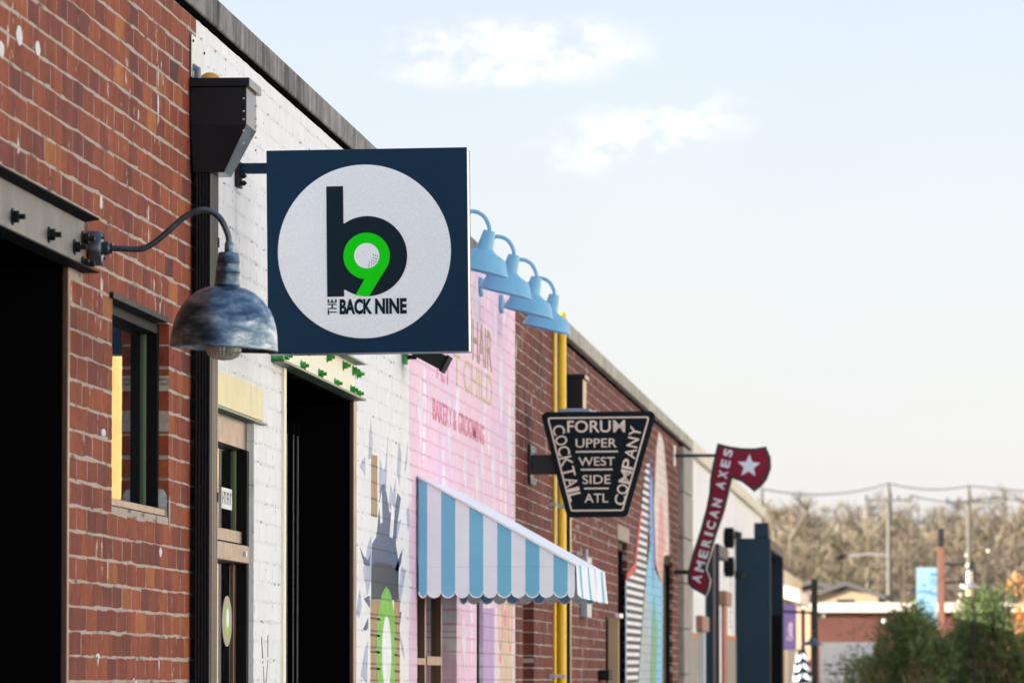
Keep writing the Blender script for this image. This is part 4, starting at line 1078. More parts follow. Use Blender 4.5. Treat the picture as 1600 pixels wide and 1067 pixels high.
for k in range(n): bdm.prism([o_[k], o_[(k+1) % n], i_[(k+1) % n], i_[k]], 'y', -.0138, -.0122)
bdm.build('border_line', M_FCR, fs_, local=True)
SCF = 32.46/9000
def fpx(x, y): return ((x-936.5)*SCF, (726-y)*SCF)
def ftext(body, x0, x1, y0, y1, bold=.004):
    a = fpx(x0, y1); b = fpx(x1, y0); mb = MB()
    put_text(mb, body, b[0]-a[0], b[1]-a[1], .002, frame((a[0], -.0122, a[1]), *FRONT), bold); mb.build('lettering', M_FCR, fs_, local=True)
ftext('FORU', 888, 956, 656.5, 675.5, .012); ftext('M', 960, 978.5, 656.5, 675.5, .003); ftext('UPPER', 901, 965, 685, 699); ftext('WEST', 905, 962, 714, 727.5); ftext('SIDE', 911, 955, 742, 756); ftext('ATL', 914, 951, 771, 785)
rl = MB()
for x0, x1, y in ((901, 967, 705.5), (908.5, 958.5, 733.5), (913.5, 952, 763)):
    a = fpx(x0, y+1.2); b = fpx(x1, y-1.2); rl.box(a[0], b[0], -.0138, -.0122, a[1], b[1])
rl.build('rule_line', M_FCR, fs_, local=True)
def slant(body, p, q, h, bold=.006):
    """one letter at a time along the slanted side of the sign; p to q runs along the reading direction"""
    a, b = Vector(p), Vector(q); L = (b-a).length; u = (b-a).normalized(); v = Vector((-u.y, u.x))
    wid = {'I': .4, 'M': 1.35, 'L': .85}; tot = sum(wid.get(c, 1.) for c in body); gap = .12; un = L / (tot + gap*(len(body)-1)); t = 0
    for c in body:
        wc = wid.get(c, 1.)*un; o0 = a + u*t; mb = MB()
        put_text(mb, c, wc, h, .002, frame((o0.x, -.0122, o0.y), (u.x,0,u.y), (v.x,0,v.y), (0,-1,0)), .002 if c == 'M' else bold)
        mb.build('lettering', M_FCR, fs_, local=True); t += wc + gap*un
slant('COCKTAIL', fpx(863.5, 666), fpx(891.5, 784), 19*SCF)
slant('COMPANY', fpx(976.5, 791), fpx(1004.5, 669), 17.5*SCF, .010)
fb = thing('sign_bracket', 'black bracket with bright bolts that holds the keystone sign to the maroon brick', 'bracket', (W0, 32.5, 2.8))
MB().box(W0+.018, -2.16, 32.48, 32.56, 2.748, 2.858).build('arm', M_BLACK, fb, bevel=.004)
MB().box(W0+.004, W0+.0175, 32.42, 32.64, 2.69, 2.915).build('wall_plate', M_BLACK, fb, bevel=.003)
for z in (2.895, 2.875, 2.72, 2.70):
    for y in (32.47, 32.60): MB().tube([(W0+.018, y, z), (W0+.036, y, z)], .010, 8).build('bolt', M_ALU, fb)
tbx = thing('transformer_box', 'pale grey metal box on top of the keystone sign bracket', 'box', (-2.05, 32.62, 3.12))
MB().box(-2.175, -2.00, 32.66, 32.80, 3.102, 3.128).build('case', M_GREYP, tbx, bevel=.004)
MB().box(-2.00, -1.97, 32.70, 32.78, 3.105, 3.118).build('cable_gland', M_ALU, tbx, bevel=.002)

# ================================================================== AXE SIGN
YA = 50.0
ax = thing('hanging_sign', 'crimson axe shaped sign reading AMERICAN AXES with a pale star', 'sign', (-1.85, YA, 3.0))
def aq(p): return (p[0]+1.85, p[1]-3.0)
hl = [(-1.954, 3.634), (-1.848, 3.606), (-1.726, 3.589), (-1.626, 3.589), (-1.532, 3.605), (-1.493, 3.511), (-1.488, 3.422), (-1.521, 3.327), (-1.571, 3.261), (-1.638, 3.211), (-1.682, 3.250), (-1.749, 3.300), (-1.827, 3.328), (-1.855, 3.200), (-1.888, 3.061), (-1.955, 2.867), (-2.017, 2.667), (-2.056, 2.545), (-2.017, 2.445), (-2.029, 2.379), (-2.057, 2.307), (-2.168, 2.368), (-2.212, 2.412), (-2.217, 2.507), (-2.167, 2.690), (-2.105, 2.879), (-2.055, 3.062), (-2.027, 3.201), (-2.021, 3.312), (-1.999, 3.434)]
hl = [aq(p) for p in hl]
MB().prism(hl, 'y', .01, .16).build('cabinet', M_FSIDE, ax, local=True)
MB().prism(hl, 'y', -.004, .0095).build('face_edge', M_BLACK, ax, local=True)
hin = inset(hl, .023)
MB().prism(hin, 'y', -.0085, -.0045).build('face_panel', M_RED, ax, local=True)
SCA = 50.0/9000
def apx(x, y): return aq(((x-1475)*SCA, 1.6+(1058-y)*SCA))
stp = []
cx, cz = apx(1172.5, 728)
for k in range(10):
    r_ = (.112 if k % 2 == 0 else .050)*.92; a = math.pi/2 + k*math.pi/5 - R(3); stp.append((cx + r_*math.cos(a), cz + r_*math.sin(a)))
MB().prism(stp, 'y', -.011, -.0088).build('star', M_SILV, ax, local=True)
def axtext(body, p, q, h):
    a, b = Vector(p), Vector(q); L = (b-a).length; u = (b-a).normalized(); v = Vector((-u.y, u.x))
    wid = [(.34 if c == 'I' else 1.15 if c == 'M' else .9) for c in body]; gap = .42; un = L/(sum(wid) + gap*(len(body)-1)); t = 0
    for c, wc in zip(body, wid):
        o0 = a + u*t; mb = MB(); put_text(mb, c, wc*un, h, .002, frame((o0.x, -.0088, o0.y), (u.x,0,u.y), (v.x,0,v.y), (0,-1,0)), .03)
        mb.build('lettering', M_SILV, ax, local=True); t += (wc + gap)*un
axtext('AMERICAN', apx(1096, 911), apx(1131, 781), 14*SCA)
axtext('AXES', apx(1133.5, 765), apx(1148, 703), 14*SCA)
ab = thing('sign_bracket', 'thin black rods that hold the axe sign to the wall', 'bracket', (W0, 50.1, 3.3))
MB().tube([(W0+.005, 50.1, 3.53), (-1.97, 50.1, 3.53)], .014, 8).build('rod', M_BLACK, ab); MB().tube([(W0+.005, 50.1, 2.518), (-2.19, 50.1, 2.518)], .02, 8).build('rod', M_BLACK, ab)
MB().box(W0+.002, W0+.012, 50.0, 50.2, 3.44, 3.62).build('wall_plate', M_ALU, ab)

# ================================================================== FAR END: portal, lanterns, banners
po = thing('portal_frame', 'tall dark blue box portal standing proud of the far white wall', 'portal', (W0, 67, 0))
PXF = -1.945
MB().box(W0+.002, PXF, 65.0, 65.12, .14, 3.17).build('near_panel', M_PORTAL, po, bevel=.006)
MB().box(W0+.002, PXF, 70.2, 70.32, .14, 3.17).build('far_panel', M_PORTAL, po, bevel=.006)
MB().box(W0+.002, PXF, 65.122, 70.198, 3.05, 3.17).build('head_panel', M_PORTAL, po, bevel=.006)
MB().box(W0-.05, W0+.02, 65.13, 70.19, .14, 3.04).build('shop_glazing', M_GLASS, po)
MB().box(W0+.03, PXF-.02, 70.16, 70.198, .14, 2.36).build('dark_door', M_BLACKFR, po)
MB().box(-2.13, -1.965, 65.02, 65.2, 3.172, 3.345).build('vent_cap', M_PORTAL, po, bevel=.006)
nf_ = thing('door_surround', 'narrow dark blue door surround left of the tall dark blue portal', 'door frame', (W0, 57, 0))
MB().box(W0+.002, W0+.075, 56.8, 56.86, .14, 2.92).build('jamb', M_PORTAL, nf_, bevel=.004)
MB().box(W0+.0755, W0+.10, 56.79, 56.85, .14, 2.92).build('trim', mat('brown_trim', (.20,.13,.10), .5), nf_)
MB().box(W0+.101, W0+.135, 56.8, 56.86, .14, 2.92).build('jamb', M_PORTAL, nf_, bevel=.004)
MB().box(W0+.002, W0+.13, 56.9, 59.3, 2.80, 2.92).build('head', M_PORTAL, nf_, bevel=.004)
def lantern(z0, z1, label):
    t = thing('wall_lantern', label, 'lantern', (W0, 61.6, z0), group='black wall lanterns by the portal')
    MB().box(W0+.01, W0+.105, 61.5, 61.62, z0, z1).build('housing', M_BLACKFR, t, bevel=.01)
    MB().box(W0+.003, W0+.0095, 61.48, 61.66, z0+.04, z1-.04).build('wall_plate', M_IRON, t)
    MB().box(W0+.106, W0+.112, 61.52, 61.6, z0+.03, z1-.03).build('glass', M_GLASS, t)
lantern(2.982, 3.201, 'upper black wall lantern left of the portal top')
lantern(2.675, 2.887, 'lower black wall lantern left of the portal')
am_ = thing('amber_plate', 'small amber plate on the wall between the two black lanterns', 'plate', (W0, 61.7, 2.95))
MB().box(W0+.003, W0+.05, 61.6, 61.8, 2.900, 2.962).build('plate', mat('amber_paint', (.62,.42,.16), .6), am_, bevel=.004)
def spot(x, z, label):
    t = thing('spotlight', label, 'spotlight', (x, 64.9, z), group='dark spotlights on the portal side')
    MB().tube([(x-.05, 64.86, z), (x+.05, 64.80, z-.02)], .045, 12).build('barrel', M_IRON, t); MB().tube([(x, 64.9, z), (x, 64.99, z+.03)], .015, 8).build('stem', M_IRON, t)
spot(-2.335, 3.213, 'dark spotlight at the top left corner of the portal'); spot(-2.29, 2.758, 'dark spotlight halfway up the portal edge')

cs = thing('cream_storefront', 'cream fronted shop with purple banner and tan pilasters past the dark portal', 'building', (-3.6, 85, 0))
MB().box(-6.5, -2.35, 84, 96, 0, 3.2).build('wall', mat('cream_render', (.70,.62,.50), .8, var=.08), cs)
cn2 = MB(); cn2.prism([(-2.35, 2.947), (-2.10, 2.882), (-2.08, 2.686), (-2.35, 2.760)], 'y', 83.5, 90); cn2.build('canopy', mat('ivory_canopy', (.82,.78,.70), .7), cs)
MB().box(-2.349, -2.32, 83.9, 84.6, 0, 2.6).build('pilaster', M_TAN, cs)
for x0, x1 in ((-2.084, -2.020), (-1.966, -1.893)): MB().box(x0, x1, 82, 82.3, 1.859, 2.596).build('tan_column', mat('sunny_tan', (.66,.42,.26), .7) if x0 < -2.05 else bpy.data.materials['sunny_tan'], cs)
MB().box(-2.020+.003, -1.966-.003, 82.05, 82.25, 1.859, 2.578).build('purple_column', M_PURPLE, cs)
bn = thing('blade_banner', 'purple vertical banner with pale script beside the dark portal', 'banner', (-2.15, 78, 2.3))
MB().box(-2.173, -1.991, 78, 78.02, 1.976, 2.591).build('cloth', M_PURPLE, bn)
MB().tube([(-2.207, 78.01, 2.496), (-1.991+.02, 78.01, 2.496)], .012, 8).build('rod', M_BLACK, bn)
sc2 = MB()
put_text(sc2, 'Cookies', .24, .085, .003, frame((-2.034, 77.999, 2.106), (0,0,1), (-1,0,0), (0,-1,0)), .02); sc2.build('lettering', mat('lilac_print', (.45,.33,.42), .6), bn)

# barn lamp post
bp_ = thing('lamp_post', 'black square lamp post with a barn shade on its near side', 'lamp post', (-1.673, 75, 0))
lx = -1.673
MB().box(lx-.042, lx+.042, 74.96, 75.04, .14, 2.878).build('post', M_BLACK, bp_, bevel=.004)
MB().tube([(-2.089, 75, 2.461), (lx-.043, 75, 2.444)], .016, 8).build('arm', M_BLACK, bp_)
Mx = Matrix.Translation((-1.698, 74.8, 2.020))
MB().lathe([(.140,0),(.138,.012),(.085,.048),(.045,.062),(.035,.10),(0,.10)], Mx, 24).build('shade', mat('dark_blue_shade', (.03,.055,.09), .4), bp_, smooth=True)
MB().tube([(lx, 74.96, 2.211), (lx-.02, 74.8, 2.195), (lx-.025, 74.8, 2.120)], .014, 8).build('gooseneck', M_BLACK, bp_)
um = thing('umbrella', 'closed black and white striped patio umbrella beside the black lamp post', 'umbrella', (-1.962, 80, 0))
ux = -1.962
zt, zb = 1.986, .95
for i in range(15):
    t0, t1 = i/15, (i+1)/15; mb = MB(); seg = 14
    r0, r1 = .05 + .15*t0**.8, .05 + .15*t1**.8
    vs = []
    for r_, z_ in ((r0, zt - (zt-zb)*t0), (r1, zt - (zt-zb)*t1 + .002)):
        for k in range(seg): a = 2*math.pi*k/seg; q = r_*(1 + .16*math.cos(7*a)); vs.append((ux + q*math.cos(a), 80 + q*math.sin(a), z_ - .03*math.cos(3*a+1)))
    mb.add(vs, [(k, (k+1) % seg, seg+(k+1) % seg, seg+k) for k in range(seg)]); mb.build('canvas_band', M_AWW if i % 2 else M_NAVYINK, um)
MB().tube([(ux, 80, .1), (ux, 80, zt+.06)], .018, 8).build('pole', M_BLACK, um)

# white hoarding with writing
ho = thing('hoarding', 'white panel with dark illegible writing behind the shrubs', 'hoarding', (-1.4, 92, 0))
MB().box(-1.971, -1.094, 92, 92.1, .14, 2.166).build('panel', mat('white_panel', (.82,.82,.84), .6, var=.03), ho)
wr = MB()
for k in range(22):
    x = random.uniform(-1.95, -1.35); z_ = random.choice((1.66, 1.72, 1.80, 1.88)) + random.uniform(-.01, .01); wr.box(x, x + random.uniform(.03, .16), 91.99, 91.997, z_, z_ + random.uniform(.012, .03))
wr.build('writing', M_NAVYINK, ho)
MB().box(-1.094+.002, -1.053, 91.98, 92.12, .14, 2.197).build('post', mat('warm_post', (.62,.36,.18), .6), ho)

# low brick building and houses beyond
lb = thing('low_building', 'low dark red brick building with white fascia beyond the shrubs', 'building', (1, 205, 0))
lx0, lx1 = -5.039, 16
MB().box(lx0, lx1, 200, 214, 0, 3.863).build('wall', mat('dark_red_brickwork', (.125,.045,.038), .85, var=.15, scale=.8), lb)
MB().box(lx0-.1, lx1+.1, 199.7, 214.3, 3.874, 4.185).build('fascia', mat('white_fascia', (.78,.74,.64), .7), lb)
for k in range(5): MB().box(-2.0 + k*3, -1.0 + k*3, 199.9, 199.99, 1.0, 2.6).build('window', M_GLASS, lb)
def house(x, y, wd, zr, ze, col, label):
    t = thing('house', label, 'house', (x, y, 0))
    b = MB(); b.prism([(x-wd/2, 0), (x+wd/2, 0), (x+wd/2, ze), (x, zr-.3), (x-wd/2, ze)], 'y', y, y+9); b.build('wall', mat(t.name+'_siding', col, .8, var=.05), t)
    r = MB(); r.prism([(x-wd/2-.4, ze-.25), (x, zr-.05), (x+wd/2+.4, ze-.25), (x+wd/2+.4, ze), (x, zr+.2), (x-wd/2-.4, ze)], 'y', y-.3, y+9.3); r.build('roof', mat(t.name+'_shingle', (.13,.12,.12), .9, var=.1), t)
    MB().box(x-.45, x+.45, y-.03, y-.004, ze-1.4, ze-.2).build('window', M_GLASS, t)
hx = -5.096; house(hx, 300, 3.4, 6.410, 5.877, (.52,.36,.24), 'tan gabled house above the white fascia')
hx2 = -7.122; house(hx2, 310, 3.6, 6.639, 6.295, (.40,.30,.26), 'grey roofed house left of the tan gable')

# poles
wpx = -0.042
wp_ = thing('banner_pole', 'orange brown timber post with black cap and light blue banner', 'post', (wpx, 110, 0))
MB().box(wpx-.065, wpx+.065, 109.94, 110.06, .0, 4.085).build('post', M_OAK, wp_, bevel=.01)
MB().box(wpx-.055, wpx+.055, 109.95, 110.05, 4.085+.002, 4.440).build('cap', M_BLACK, wp_, bevel=.006)
MB().tube([(wpx+.065, 110, 3.755), (0.420, 110, 3.755)], .022, 8).build('arm', M_BLACK, wp_); MB().tube([(wpx+.065, 110, 3.413), (0.420, 110, 3.413)], .022, 8).build('arm', M_BLACK, wp_)
bnr = thing('banner', 'light blue banner with darker blue blocks hung on the timber post', 'banner', (-0.322, 110, 3))
bx0, bx1, bz0, bz1 = -0.516, -0.127, 2.582, 3.694
MB().box(bx0, bx1, 109.99, 110.0, bz0, bz1).build('cloth', mat('light_blue_print', (.24,.42,.56), .7), bnr)
bk_ = MB(); rr2 = random.Random(4)
for k in range(20):
    x = rr2.uniform(bx0, bx1-.1); z_ = bz0 + .03 + (bz1-bz0-.14)*rr2.random(); wd = rr2.uniform(.05, .13)
    bk_.box(x, min(x+wd, bx1), 109.984 - .0002*k, 109.989, z_, z_ + rr2.uniform(.02, .05))
bk_.box(bx0, bx1, 109.978, 109.9795, bz0, bz0+.05)
bk_.build('printed_block', mat('mid_blue_print', (.035,.24,.46), .7), bnr)

def utility_pole(px_x, y, zt, label, r=.14, arm=True):
    t = thing('utility_pole', label, 'utility pole', (px_x, y, 0))
    MB().tube([(px_x, y, 0), (px_x, y, zt*.5), (px_x, y, zt)], [r*1.25, r*1.05, r*.75], 10).build('pole', mat('weathered_pole', (.17,.16,.14), .9, var=.15, scale=1) if 'weathered_pole' not in bpy.data.materials else bpy.data.materials['weathered_pole'], t, smooth=True)
    if arm:
        MB().box(px_x-1.25, px_x+1.25, y-.20, y-.10, zt-.75, zt-.62).build('crossarm', bpy.data.materials['weathered_pole'], t)
        ins = MB()
        for dx in (-1.15, -.5, .5, 1.15): ins.tube([(px_x+dx, y-.15, zt-.62), (px_x+dx, y-.15, zt-.42)], .05, 6)
        ins.tube([(px_x, y, zt), (px_x, y, zt+.22)], .05, 6); ins.build('insulator', M_IRON, t)
    return t
u1x, u2x, u3x = -2.819, 1.373, -8.167
u1 = utility_pole(u1x, 300, 11.480, 'tall utility pole rising from behind the low building, with street light arm')
u2 = utility_pole(u2x, 310, 11.671, 'utility pole behind the timber banner post')
u3 = utility_pole(u3x, 260, 10.105, 'utility pole showing just above the far white wall', .1, False)
sl_ = MB(); sl_.tube(spline([(u1x, 299.8, 7.877), (u1x-1.0, 299.8, 8.010), (-4.929, 299.8, 7.910)], 6), .05, 6); sl_.build('light_arm', M_GALV, u1)
MB().ball((-5.362, 299.8, 7.843), .32, 10, 6, (1, .5, .35)).build('light_head', M_IRON, u1)
def wire(a, b, sag, label):
    pts = []
    for k in range(17): t = k/16; p = Vector(a).lerp(Vector(b), t); p.z -= sag*4*t*(1-t); pts.append(p)
    o = MB().tube(pts, .028, 5).build('overhead_wire', M_IRON); tag(o, label, 'wire', 'overhead wires between the utility poles')
w1, w2 = 11.480, 11.671
wire((u1x, 300, w1+.2), (u2x, 310, w2+.2), .25, 'topmost overhead wire between the two tall poles')
wire((u1x+1.15, 299.85, w1-.42), (u2x+1.15, 309.85, w2-.42), .3, 'lower overhead wire between the two tall poles')
wire((u2x, 310, w2+.2), (24, 330, w2+.4), .5, 'topmost overhead wire running right from the second pole')
wire((u2x+1.15, 309.85, w2-.42), (25, 330, w2-.3), .5, 'lower overhead wire running right from the second pole')
wire((u3x, 260, 10.105), (u1x, 300, w1+.2), .4, 'overhead wire running left from the first tall pole')

# bell lamp with string lights
bx_ = 0.403
be = thing('pendant_lamp', 'pale bell shaped lamp on a thin pole catching the sun beside the timber post', 'lamp post', (bx_, 90, 0))
Mx = Matrix.Translation((bx_, 90, 2.993))
MB().lathe([(.155,0),(.150,.02),(.095,.06),(.055,.09),(.05,.26),(.03,.28),(0,.285)], Mx, 20).build('shade', mat('pale_zinc_shade', (.46,.44,.42), .35, metal=.6), be, smooth=True)
MB().lathe([(.06,-.005),(.06,-.12),(0,-.13)], Mx, 14).build('globe', mat('amber_globe', (.55,.45,.28), .15), be, smooth=True)
MB().tube([(bx_+.06, 90.12, .1), (bx_+.06, 90.12, 3.383), (bx_+.03, 90.05, 3.423), (bx_, 90, 3.283)], .018, 8).build('pole', M_IRON, be)
def string(pts, bulbs, label):
    t = thing('string_lights', label, 'string lights', pts[0], group='strings of bulbs')
    MB().tube(spline(pts, 5), .006, 5).build('cable', M_IRON, t)
    for p in bulbs: MB().ball((p[0], p[1], p[2]-.03), .030, 8, 6, (1, 1, 1.25)).build('bulb', M_BULB, t)
string([(-1.672, 75.000, 2.285), (-1.584, 76.000, 2.445), (-0.868, 84.000, 2.459), (-0.442, 90.000, 2.739), (-0.046, 96.000, 3.229), (0.396, 100.000, 3.750)], [(-1.584, 76.000, 2.445), (-0.868, 84.000, 2.459), (-0.442, 90.000, 2.739), (0.396, 100.000, 3.750)], 'string of glass bulbs from the black lamp post to the right')
string([(1.321, 95.000, 4.103), (0.717, 93.000, 3.671), (0.359, 91.000, 3.194), (0.224, 90.000, 2.828), (-0.046, 90.000, 2.331), (-0.185, 89.000, 1.880)], [(0.717, 93.000, 3.671), (0.288, 91.000, 3.073), (0.267, 91.000, 2.932), (0.224, 90.000, 2.808), (0.380, 91.000, 3.395), (-0.185, 89.000, 1.880)], 'string of glass bulbs draped past the bell lamp')

# ------------------------------------------------------------------ plants
def leaf_mat(name, a, b):
    m = mat(name, a, .6); g = G(m)
    oi = g.n('ShaderNodeAttribute', attribute_name='tone'); g.base(g.mix(oi.outputs['Fac'], a, b)); g.b.inputs['Subsurface Weight'].default_value = 0; return m
M_LEAF = leaf_mat('dark_green_leaf', (.045,.085,.024), (.155,.205,.06)); M_TWIGR = leaf_mat('reddish_twig', (.12,.06,.035), (.22,.13,.08))
M_BARK = mat('shrub_bark', (.10,.075,.055), .9)
M_GOLDL = leaf_mat('sunny_orange_leaf', (.40,.17,.05), (.58,.30,.10))
def leaves(name, parent, m, clumps, n, ln, wd, seed, up=.5):
    rg = np.random.RandomState(seed); V = []; T = []
    cs_ = np.array([c[:3] for c in clumps]); rs = np.array([c[3] for c in clumps]); pr = rs**2; pr /= pr.sum()
    idx = rg.choice(len(clumps), n, p=pr)
    d = rg.normal(0, 1, (n, 3)); d /= np.linalg.norm(d, axis=1)[:, None]
    P = cs_[idx] + d * (rs[idx] * rg.uniform(.35, 1.05, n)**.6)[:, None] * np.array([1, 1, 1.15])
    dirn = d * .8 + rg.normal(0, .5, (n, 3)) + np.array([0, 0, up]); dirn /= np.linalg.norm(dirn, axis=1)[:, None]
    sd = np.cross(dirn, rg.normal(0, 1, (n, 3))); sd /= np.linalg.norm(sd, axis=1)[:, None]
    L = ln * rg.uniform(.5, 1.4, n)[:, None]; Wd = wd * rg.uniform(.6, 1.3, n)[:, None]
    v = np.stack([P, P + dirn*L*.5 + sd*Wd, P + dirn*L, P + dirn*L*.5 - sd*Wd], 1).reshape(-1, 3) - np.array(wloc(parent))
    tone = np.repeat(np.clip(rg.uniform(0, 1, len(clumps))[idx]*.6 + rg.uniform(0, .4, n), 0, 1), 4)
    me = bpy.data.meshes.new(name); me.from_pydata(v.tolist(), [], np.arange(4*n).reshape(n, 4).tolist()); me.materials.append(m)
    at = me.attributes.new('tone', 'FLOAT', 'POINT'); at.data.foreach_set('value', tone); me.update()
    o = bpy.data.objects.new(name, me); COL.objects.link(o); o.parent = parent; o['kind'] = 'stuff'; return o
def shrub(x, y, wd, zt, label, seed, n=5200, red=0, low=.5):
    t = thing('shrub', label, 'shrub', (x, y, 0)); rg = random.Random(seed); cl_ = []
    for k in range(46):
        a = rg.uniform(-1, 1); hgt = zt*(1 - .42*abs(a)**1.8)*rg.uniform(.45, .97)
        cl_.append((x + a*wd/2, y + rg.uniform(-.5, .5), max(hgt, low), rg.uniform(.16, .34)))
    leaves('crown', t, M_LEAF, cl_, int(n*2.7), .12, .0115, seed)
    if red: leaves('twig_spray', t, M_TWIGR, [(x + rg.uniform(-.4, .4)*wd, y-.55, rg.uniform(.9, zt*.62), rg.uniform(.1, .2)) for _ in range(16)], red, .12, .006, seed+1)
    st_ = MB()
    for k in range(7): st_.tube([(x + rg.uniform(-.1, .1), y, .1), (x + rg.uniform(-.3, .3)*wd, y + rg.uniform(-.2, .2), zt*.5), (x + rg.uniform(-.45, .45)*wd, y + rg.uniform(-.3, .3), zt*rg.uniform(.6, .85))], [.02, .013, .005], 5)
    st_.build('stem', M_BARK, t); return t
sx_ = -0.598; shrub(sx_, 88, 1.22, 2.610, 'broad dark green shrub with rusty twigs in front of the white panel', 3, 7600, 900)
sx2 = 0.778; shrub(sx2, 92, 1.25, 3.065, 'tall feathery green shrub at the right edge behind the timber post', 8, 7000, 500)
sx3 = 0.282; shrub(sx3, 96, .7, 2.564, 'smaller green shrub between the two large shrubs', 14, 2600, 300)
sx4 = -1.349; shrub(sx4, 90, .62, 2.364, 'sparse leafy shrub in front of the white panel', 21, 330, 60, 1.2)

def bare_tree(rg, h, spread=.30, levels=2):
    """points for a bare winter tree: trunk and branches as thin three-sided tapers, twig sprays as slivers"""
    V = []; F = []
    def limb(p, q, r0, r1):
        p = np.array(p); q = np.array(q); d = q-p; d = d/np.linalg.norm(d); u = np.cross(d, [0.3, 1, .2]); u /= np.linalg.norm(u); v = np.cross(d, u); b = len(V)
        for c, r in ((p, r0), (q, r1)):
            for k in range(3): a = k*2.0944; V.append(c + (u*math.cos(a) + v*math.sin(a))*r)
        for k in range(3): F.append((b+k, b+(k+1) % 3, b+3+(k+1) % 3, b+3+k))
    top = np.array([rg.uniform(-.05, .05)*h, 0, h]); limb((0, 0, 0), top, h*.014, h*.003)
    for k in range(15):
        t = rg.uniform(.28, .95); p = top*t; a = rg.uniform(0, 6.28); L = h*spread*(1.15-t)*rg.uniform(.6, 1.2)
        q = p + np.array([math.cos(a)*L, math.sin(a)*L, L*rg.uniform(.5, 1.3)]); limb(p, q, h*.005, h*.0015)
        for j in range(14):
            s_ = rg.uniform(.25, 1); pp_ = p + (q-p)*s_; tw = np.array([rg.gauss(0, 1), rg.gauss(0, 1), rg.gauss(.7, .6)]); tw *= h*.075/np.linalg.norm(tw)*rg.uniform(.5, 1.3)
            sd = np.cross(tw, [rg.gauss(0, 1), rg.gauss(0, 1), rg.gauss(0, 1)]); sd *= h*.0030/np.linalg.norm(sd); b = len(V)
            V.extend([pp_-sd, pp_+sd, pp_+tw]); F.append((b, b+1, b+2))
    return np.array(V), F
rgt = random.Random(9)
TV = [bare_tree(rgt, 1.0, rgt.uniform(.22, .48)) for _ in range(12)]
M_WOOD = leaf_mat('bare_winter_twig', (.13,.115,.10), (.30,.26,.20))
G(M_WOOD).base(G(M_WOOD).ramp([n for n in M_WOOD.node_tree.nodes if n.type == 'ATTRIBUTE'][0].outputs['Fac'], [(0, (.105,.085,.066)), (.35, (.165,.125,.088)), (.6, (.15,.135,.075)), (.8, (.23,.18,.12)), (1, (.36,.29,.20))]))
# wooded hill
def hill_ridge_z(x, y): return 30*math.exp(-((x+118)/34)**2)*min(max((y-335)/50, 0), 1) + max(0, (y - 330) / 270) ** 1.2 * 9.5 + .8*math.sin(x*.05) + .5*math.sin(x*.13 + y*.01)  # first term: unseen ridge added on the left to shade the lower slope
hm = MB(); NX, NY = 60, 24; vs = []; fs = []
for j in range(NY+1):
    for i in range(NX+1):
        x = -190 + 340*i/NX; y = 325 + 640*j/NY; vs.append((x, y, hill_ridge_z(x, y) if 0 < j else -.5))
for j in range(NY):
    for i in range(NX): a = j*(NX+1)+i; fs.append((a, a+1, a+NX+2, a+NX+1))
hm.add(vs, fs); ho_ = hm.build('hill', mat('leaf_litter', (.20,.155,.10), .95, var=.3, scale=.2), keep=True, smooth=True); ho_['kind'] = 'structure'
VV = []; FF = []; TT = []; nb = 0
for k in range(1150):
    y = rgt.uniform(345, 640); x = rgt.uniform(-.075, .045)*y + rgt.uniform(-6, 6); v, f = TV[rgt.randrange(12)]; h = rgt.uniform(5.5, 12.0)
    a = rgt.uniform(0, 6.28); c_, s_ = math.cos(a), math.sin(a)
    q = v*h; q = np.stack([q[:,0]*c_ - q[:,1]*s_ + x, q[:,0]*s_ + q[:,1]*c_ + y, q[:,2] + hill_ridge_z(x, y) - .2], 1)
    VV.append(q); FF += [[i + nb for i in t] for t in f]; TT.append(np.full(len(v), rgt.random())); nb += len(v)
me = bpy.data.meshes.new('distant_woods'); me.from_pydata(np.concatenate(VV).tolist(), [], FF); me.materials.append(M_WOOD)
at = me.attributes.new('tone', 'FLOAT', 'POINT'); at.data.foreach_set('value', np.concatenate(TT)); me.update()
o = bpy.data.objects.new('distant_woods', me); COL.objects.link(o); o['kind'] = 'stuff'; o['label'] = 'bare winter woods on the hill behind the poles'
gt = thing('autumn_tree', 'sunlit orange leaved tree at the right edge of the view', 'tree', (2.45, 150, 0))
rgg = random.Random(2)
leaves('crown', gt, M_GOLDL, [(2.45 + rgg.uniform(-.75, .9), 150 + rgg.uniform(-.6, .6), rgg.uniform(2.2, 4.3), rgg.uniform(.18, .34)) for _ in range(26)], 3800, .11, .035, 5, .1)
MB().tube([(2.45, 150, 0), (2.5, 150, 2.0), (2.45, 150, 3.6)], [.11, .08, .03], 8).build('trunk', M_BARK, gt)

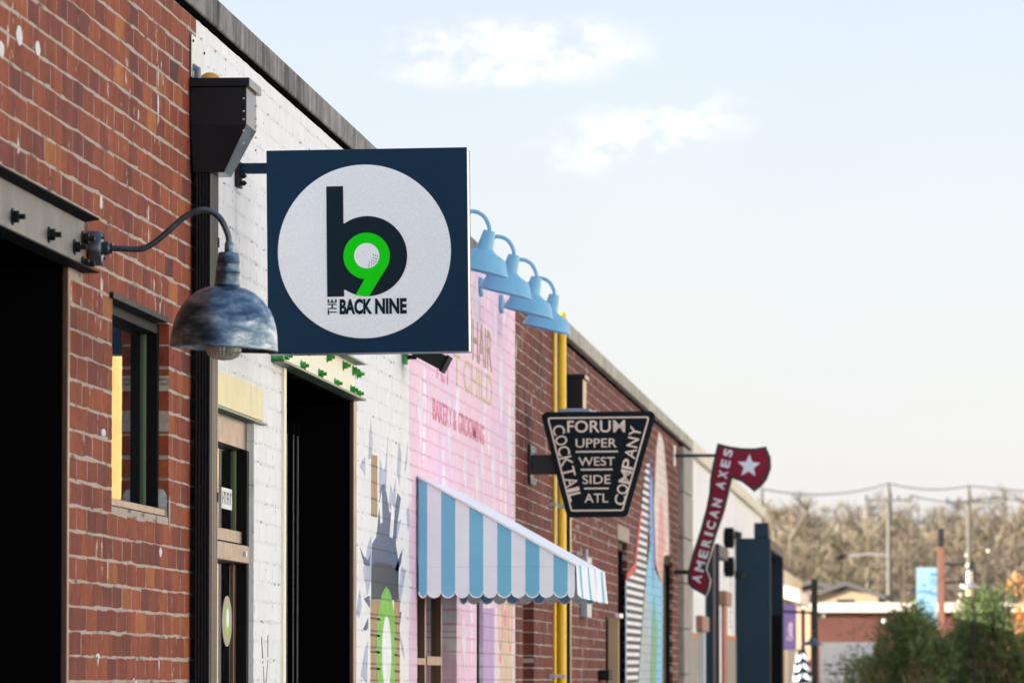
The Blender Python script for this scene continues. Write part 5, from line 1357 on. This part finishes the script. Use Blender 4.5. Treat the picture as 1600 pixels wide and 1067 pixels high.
# parked car behind the shrubs
def car(x, y, label):
    t = thing('parked_car', label, 'car', (x, y, 0)); Wd = .88
    body = [(-2.25,.35),(-2.3,.75),(-2.15,.98),(-1.1,1.08),(-.35,1.62),(.1,1.72),(1.4,1.70),(2.05,1.15),(2.25,1.05),(2.28,.45),(2.1,.32)]
    mb = MB(); r1 = [(x-Wd, y+p[0], p[1]) for p in body]; n = len(body)
    ins = lambda p: Wd - (.16 if p[1] > 1.2 else .02 if p[1] > .9 else .0)
    vs = [(x-ins(p), y+p[0], p[1]) for p in body] + [(x+ins(p), y+p[0], p[1]) for p in body]
    mb.add(vs, [list(range(n))[::-1], list(range(n, 2*n))] + [(i, (i+1) % n, n+(i+1) % n, n+i) for i in range(n)])
    mb.build('body', mat('silver_car_paint', (.62,.66,.72), .3, metal=.5, coat=.5), t, bevel=.05)
    gl_ = MB(); gl_.add([(x-.70, y-1.00, 1.18), (x+.70, y-1.00, 1.18), (x+.62, y-.42, 1.585), (x-.62, y-.42, 1.585)], [(0,1,2,3)]); gl_.build('windscreen', M_GLASS, t)
    for s in (-1, 1):
        gl_ = MB(); gl_.box(x+s*.735-.008, x+s*.735+.008, y-.3, y+1.3, 1.2, 1.58); gl_.build('side_window', M_GLASS, t)
        for dy in (-1.4, 1.35):
            wh = MB(); wh.tube([(x+s*.72, y+dy, .34), (x+s*.90, y+dy, .34)], .33, 20); ob_ = wh.build('wheel', M_BLACKFR, t); MB().tube([(x+s*.90, y+dy, .34), (x+s*.915, y+dy, .34)], .2, 12).build('rim', M_GALV, ob_)
        MB().ball((x+s*.66, y-2.22, .80), .13, 10, 6, (1.3, .5, .7)).build('headlight', M_AWT, t)
    MB().tube([(x-.62, y+.2, 1.76), (x-.62, y+1.3, 1.75)], .02, 6).build('roof_rail', M_BLACK, t); MB().tube([(x+.62, y+.2, 1.76), (x+.62, y+1.3, 1.75)], .02, 6).build('roof_rail', M_BLACK, t)
car(.75, 104, 'silver car parked behind the shrubs at the right edge')
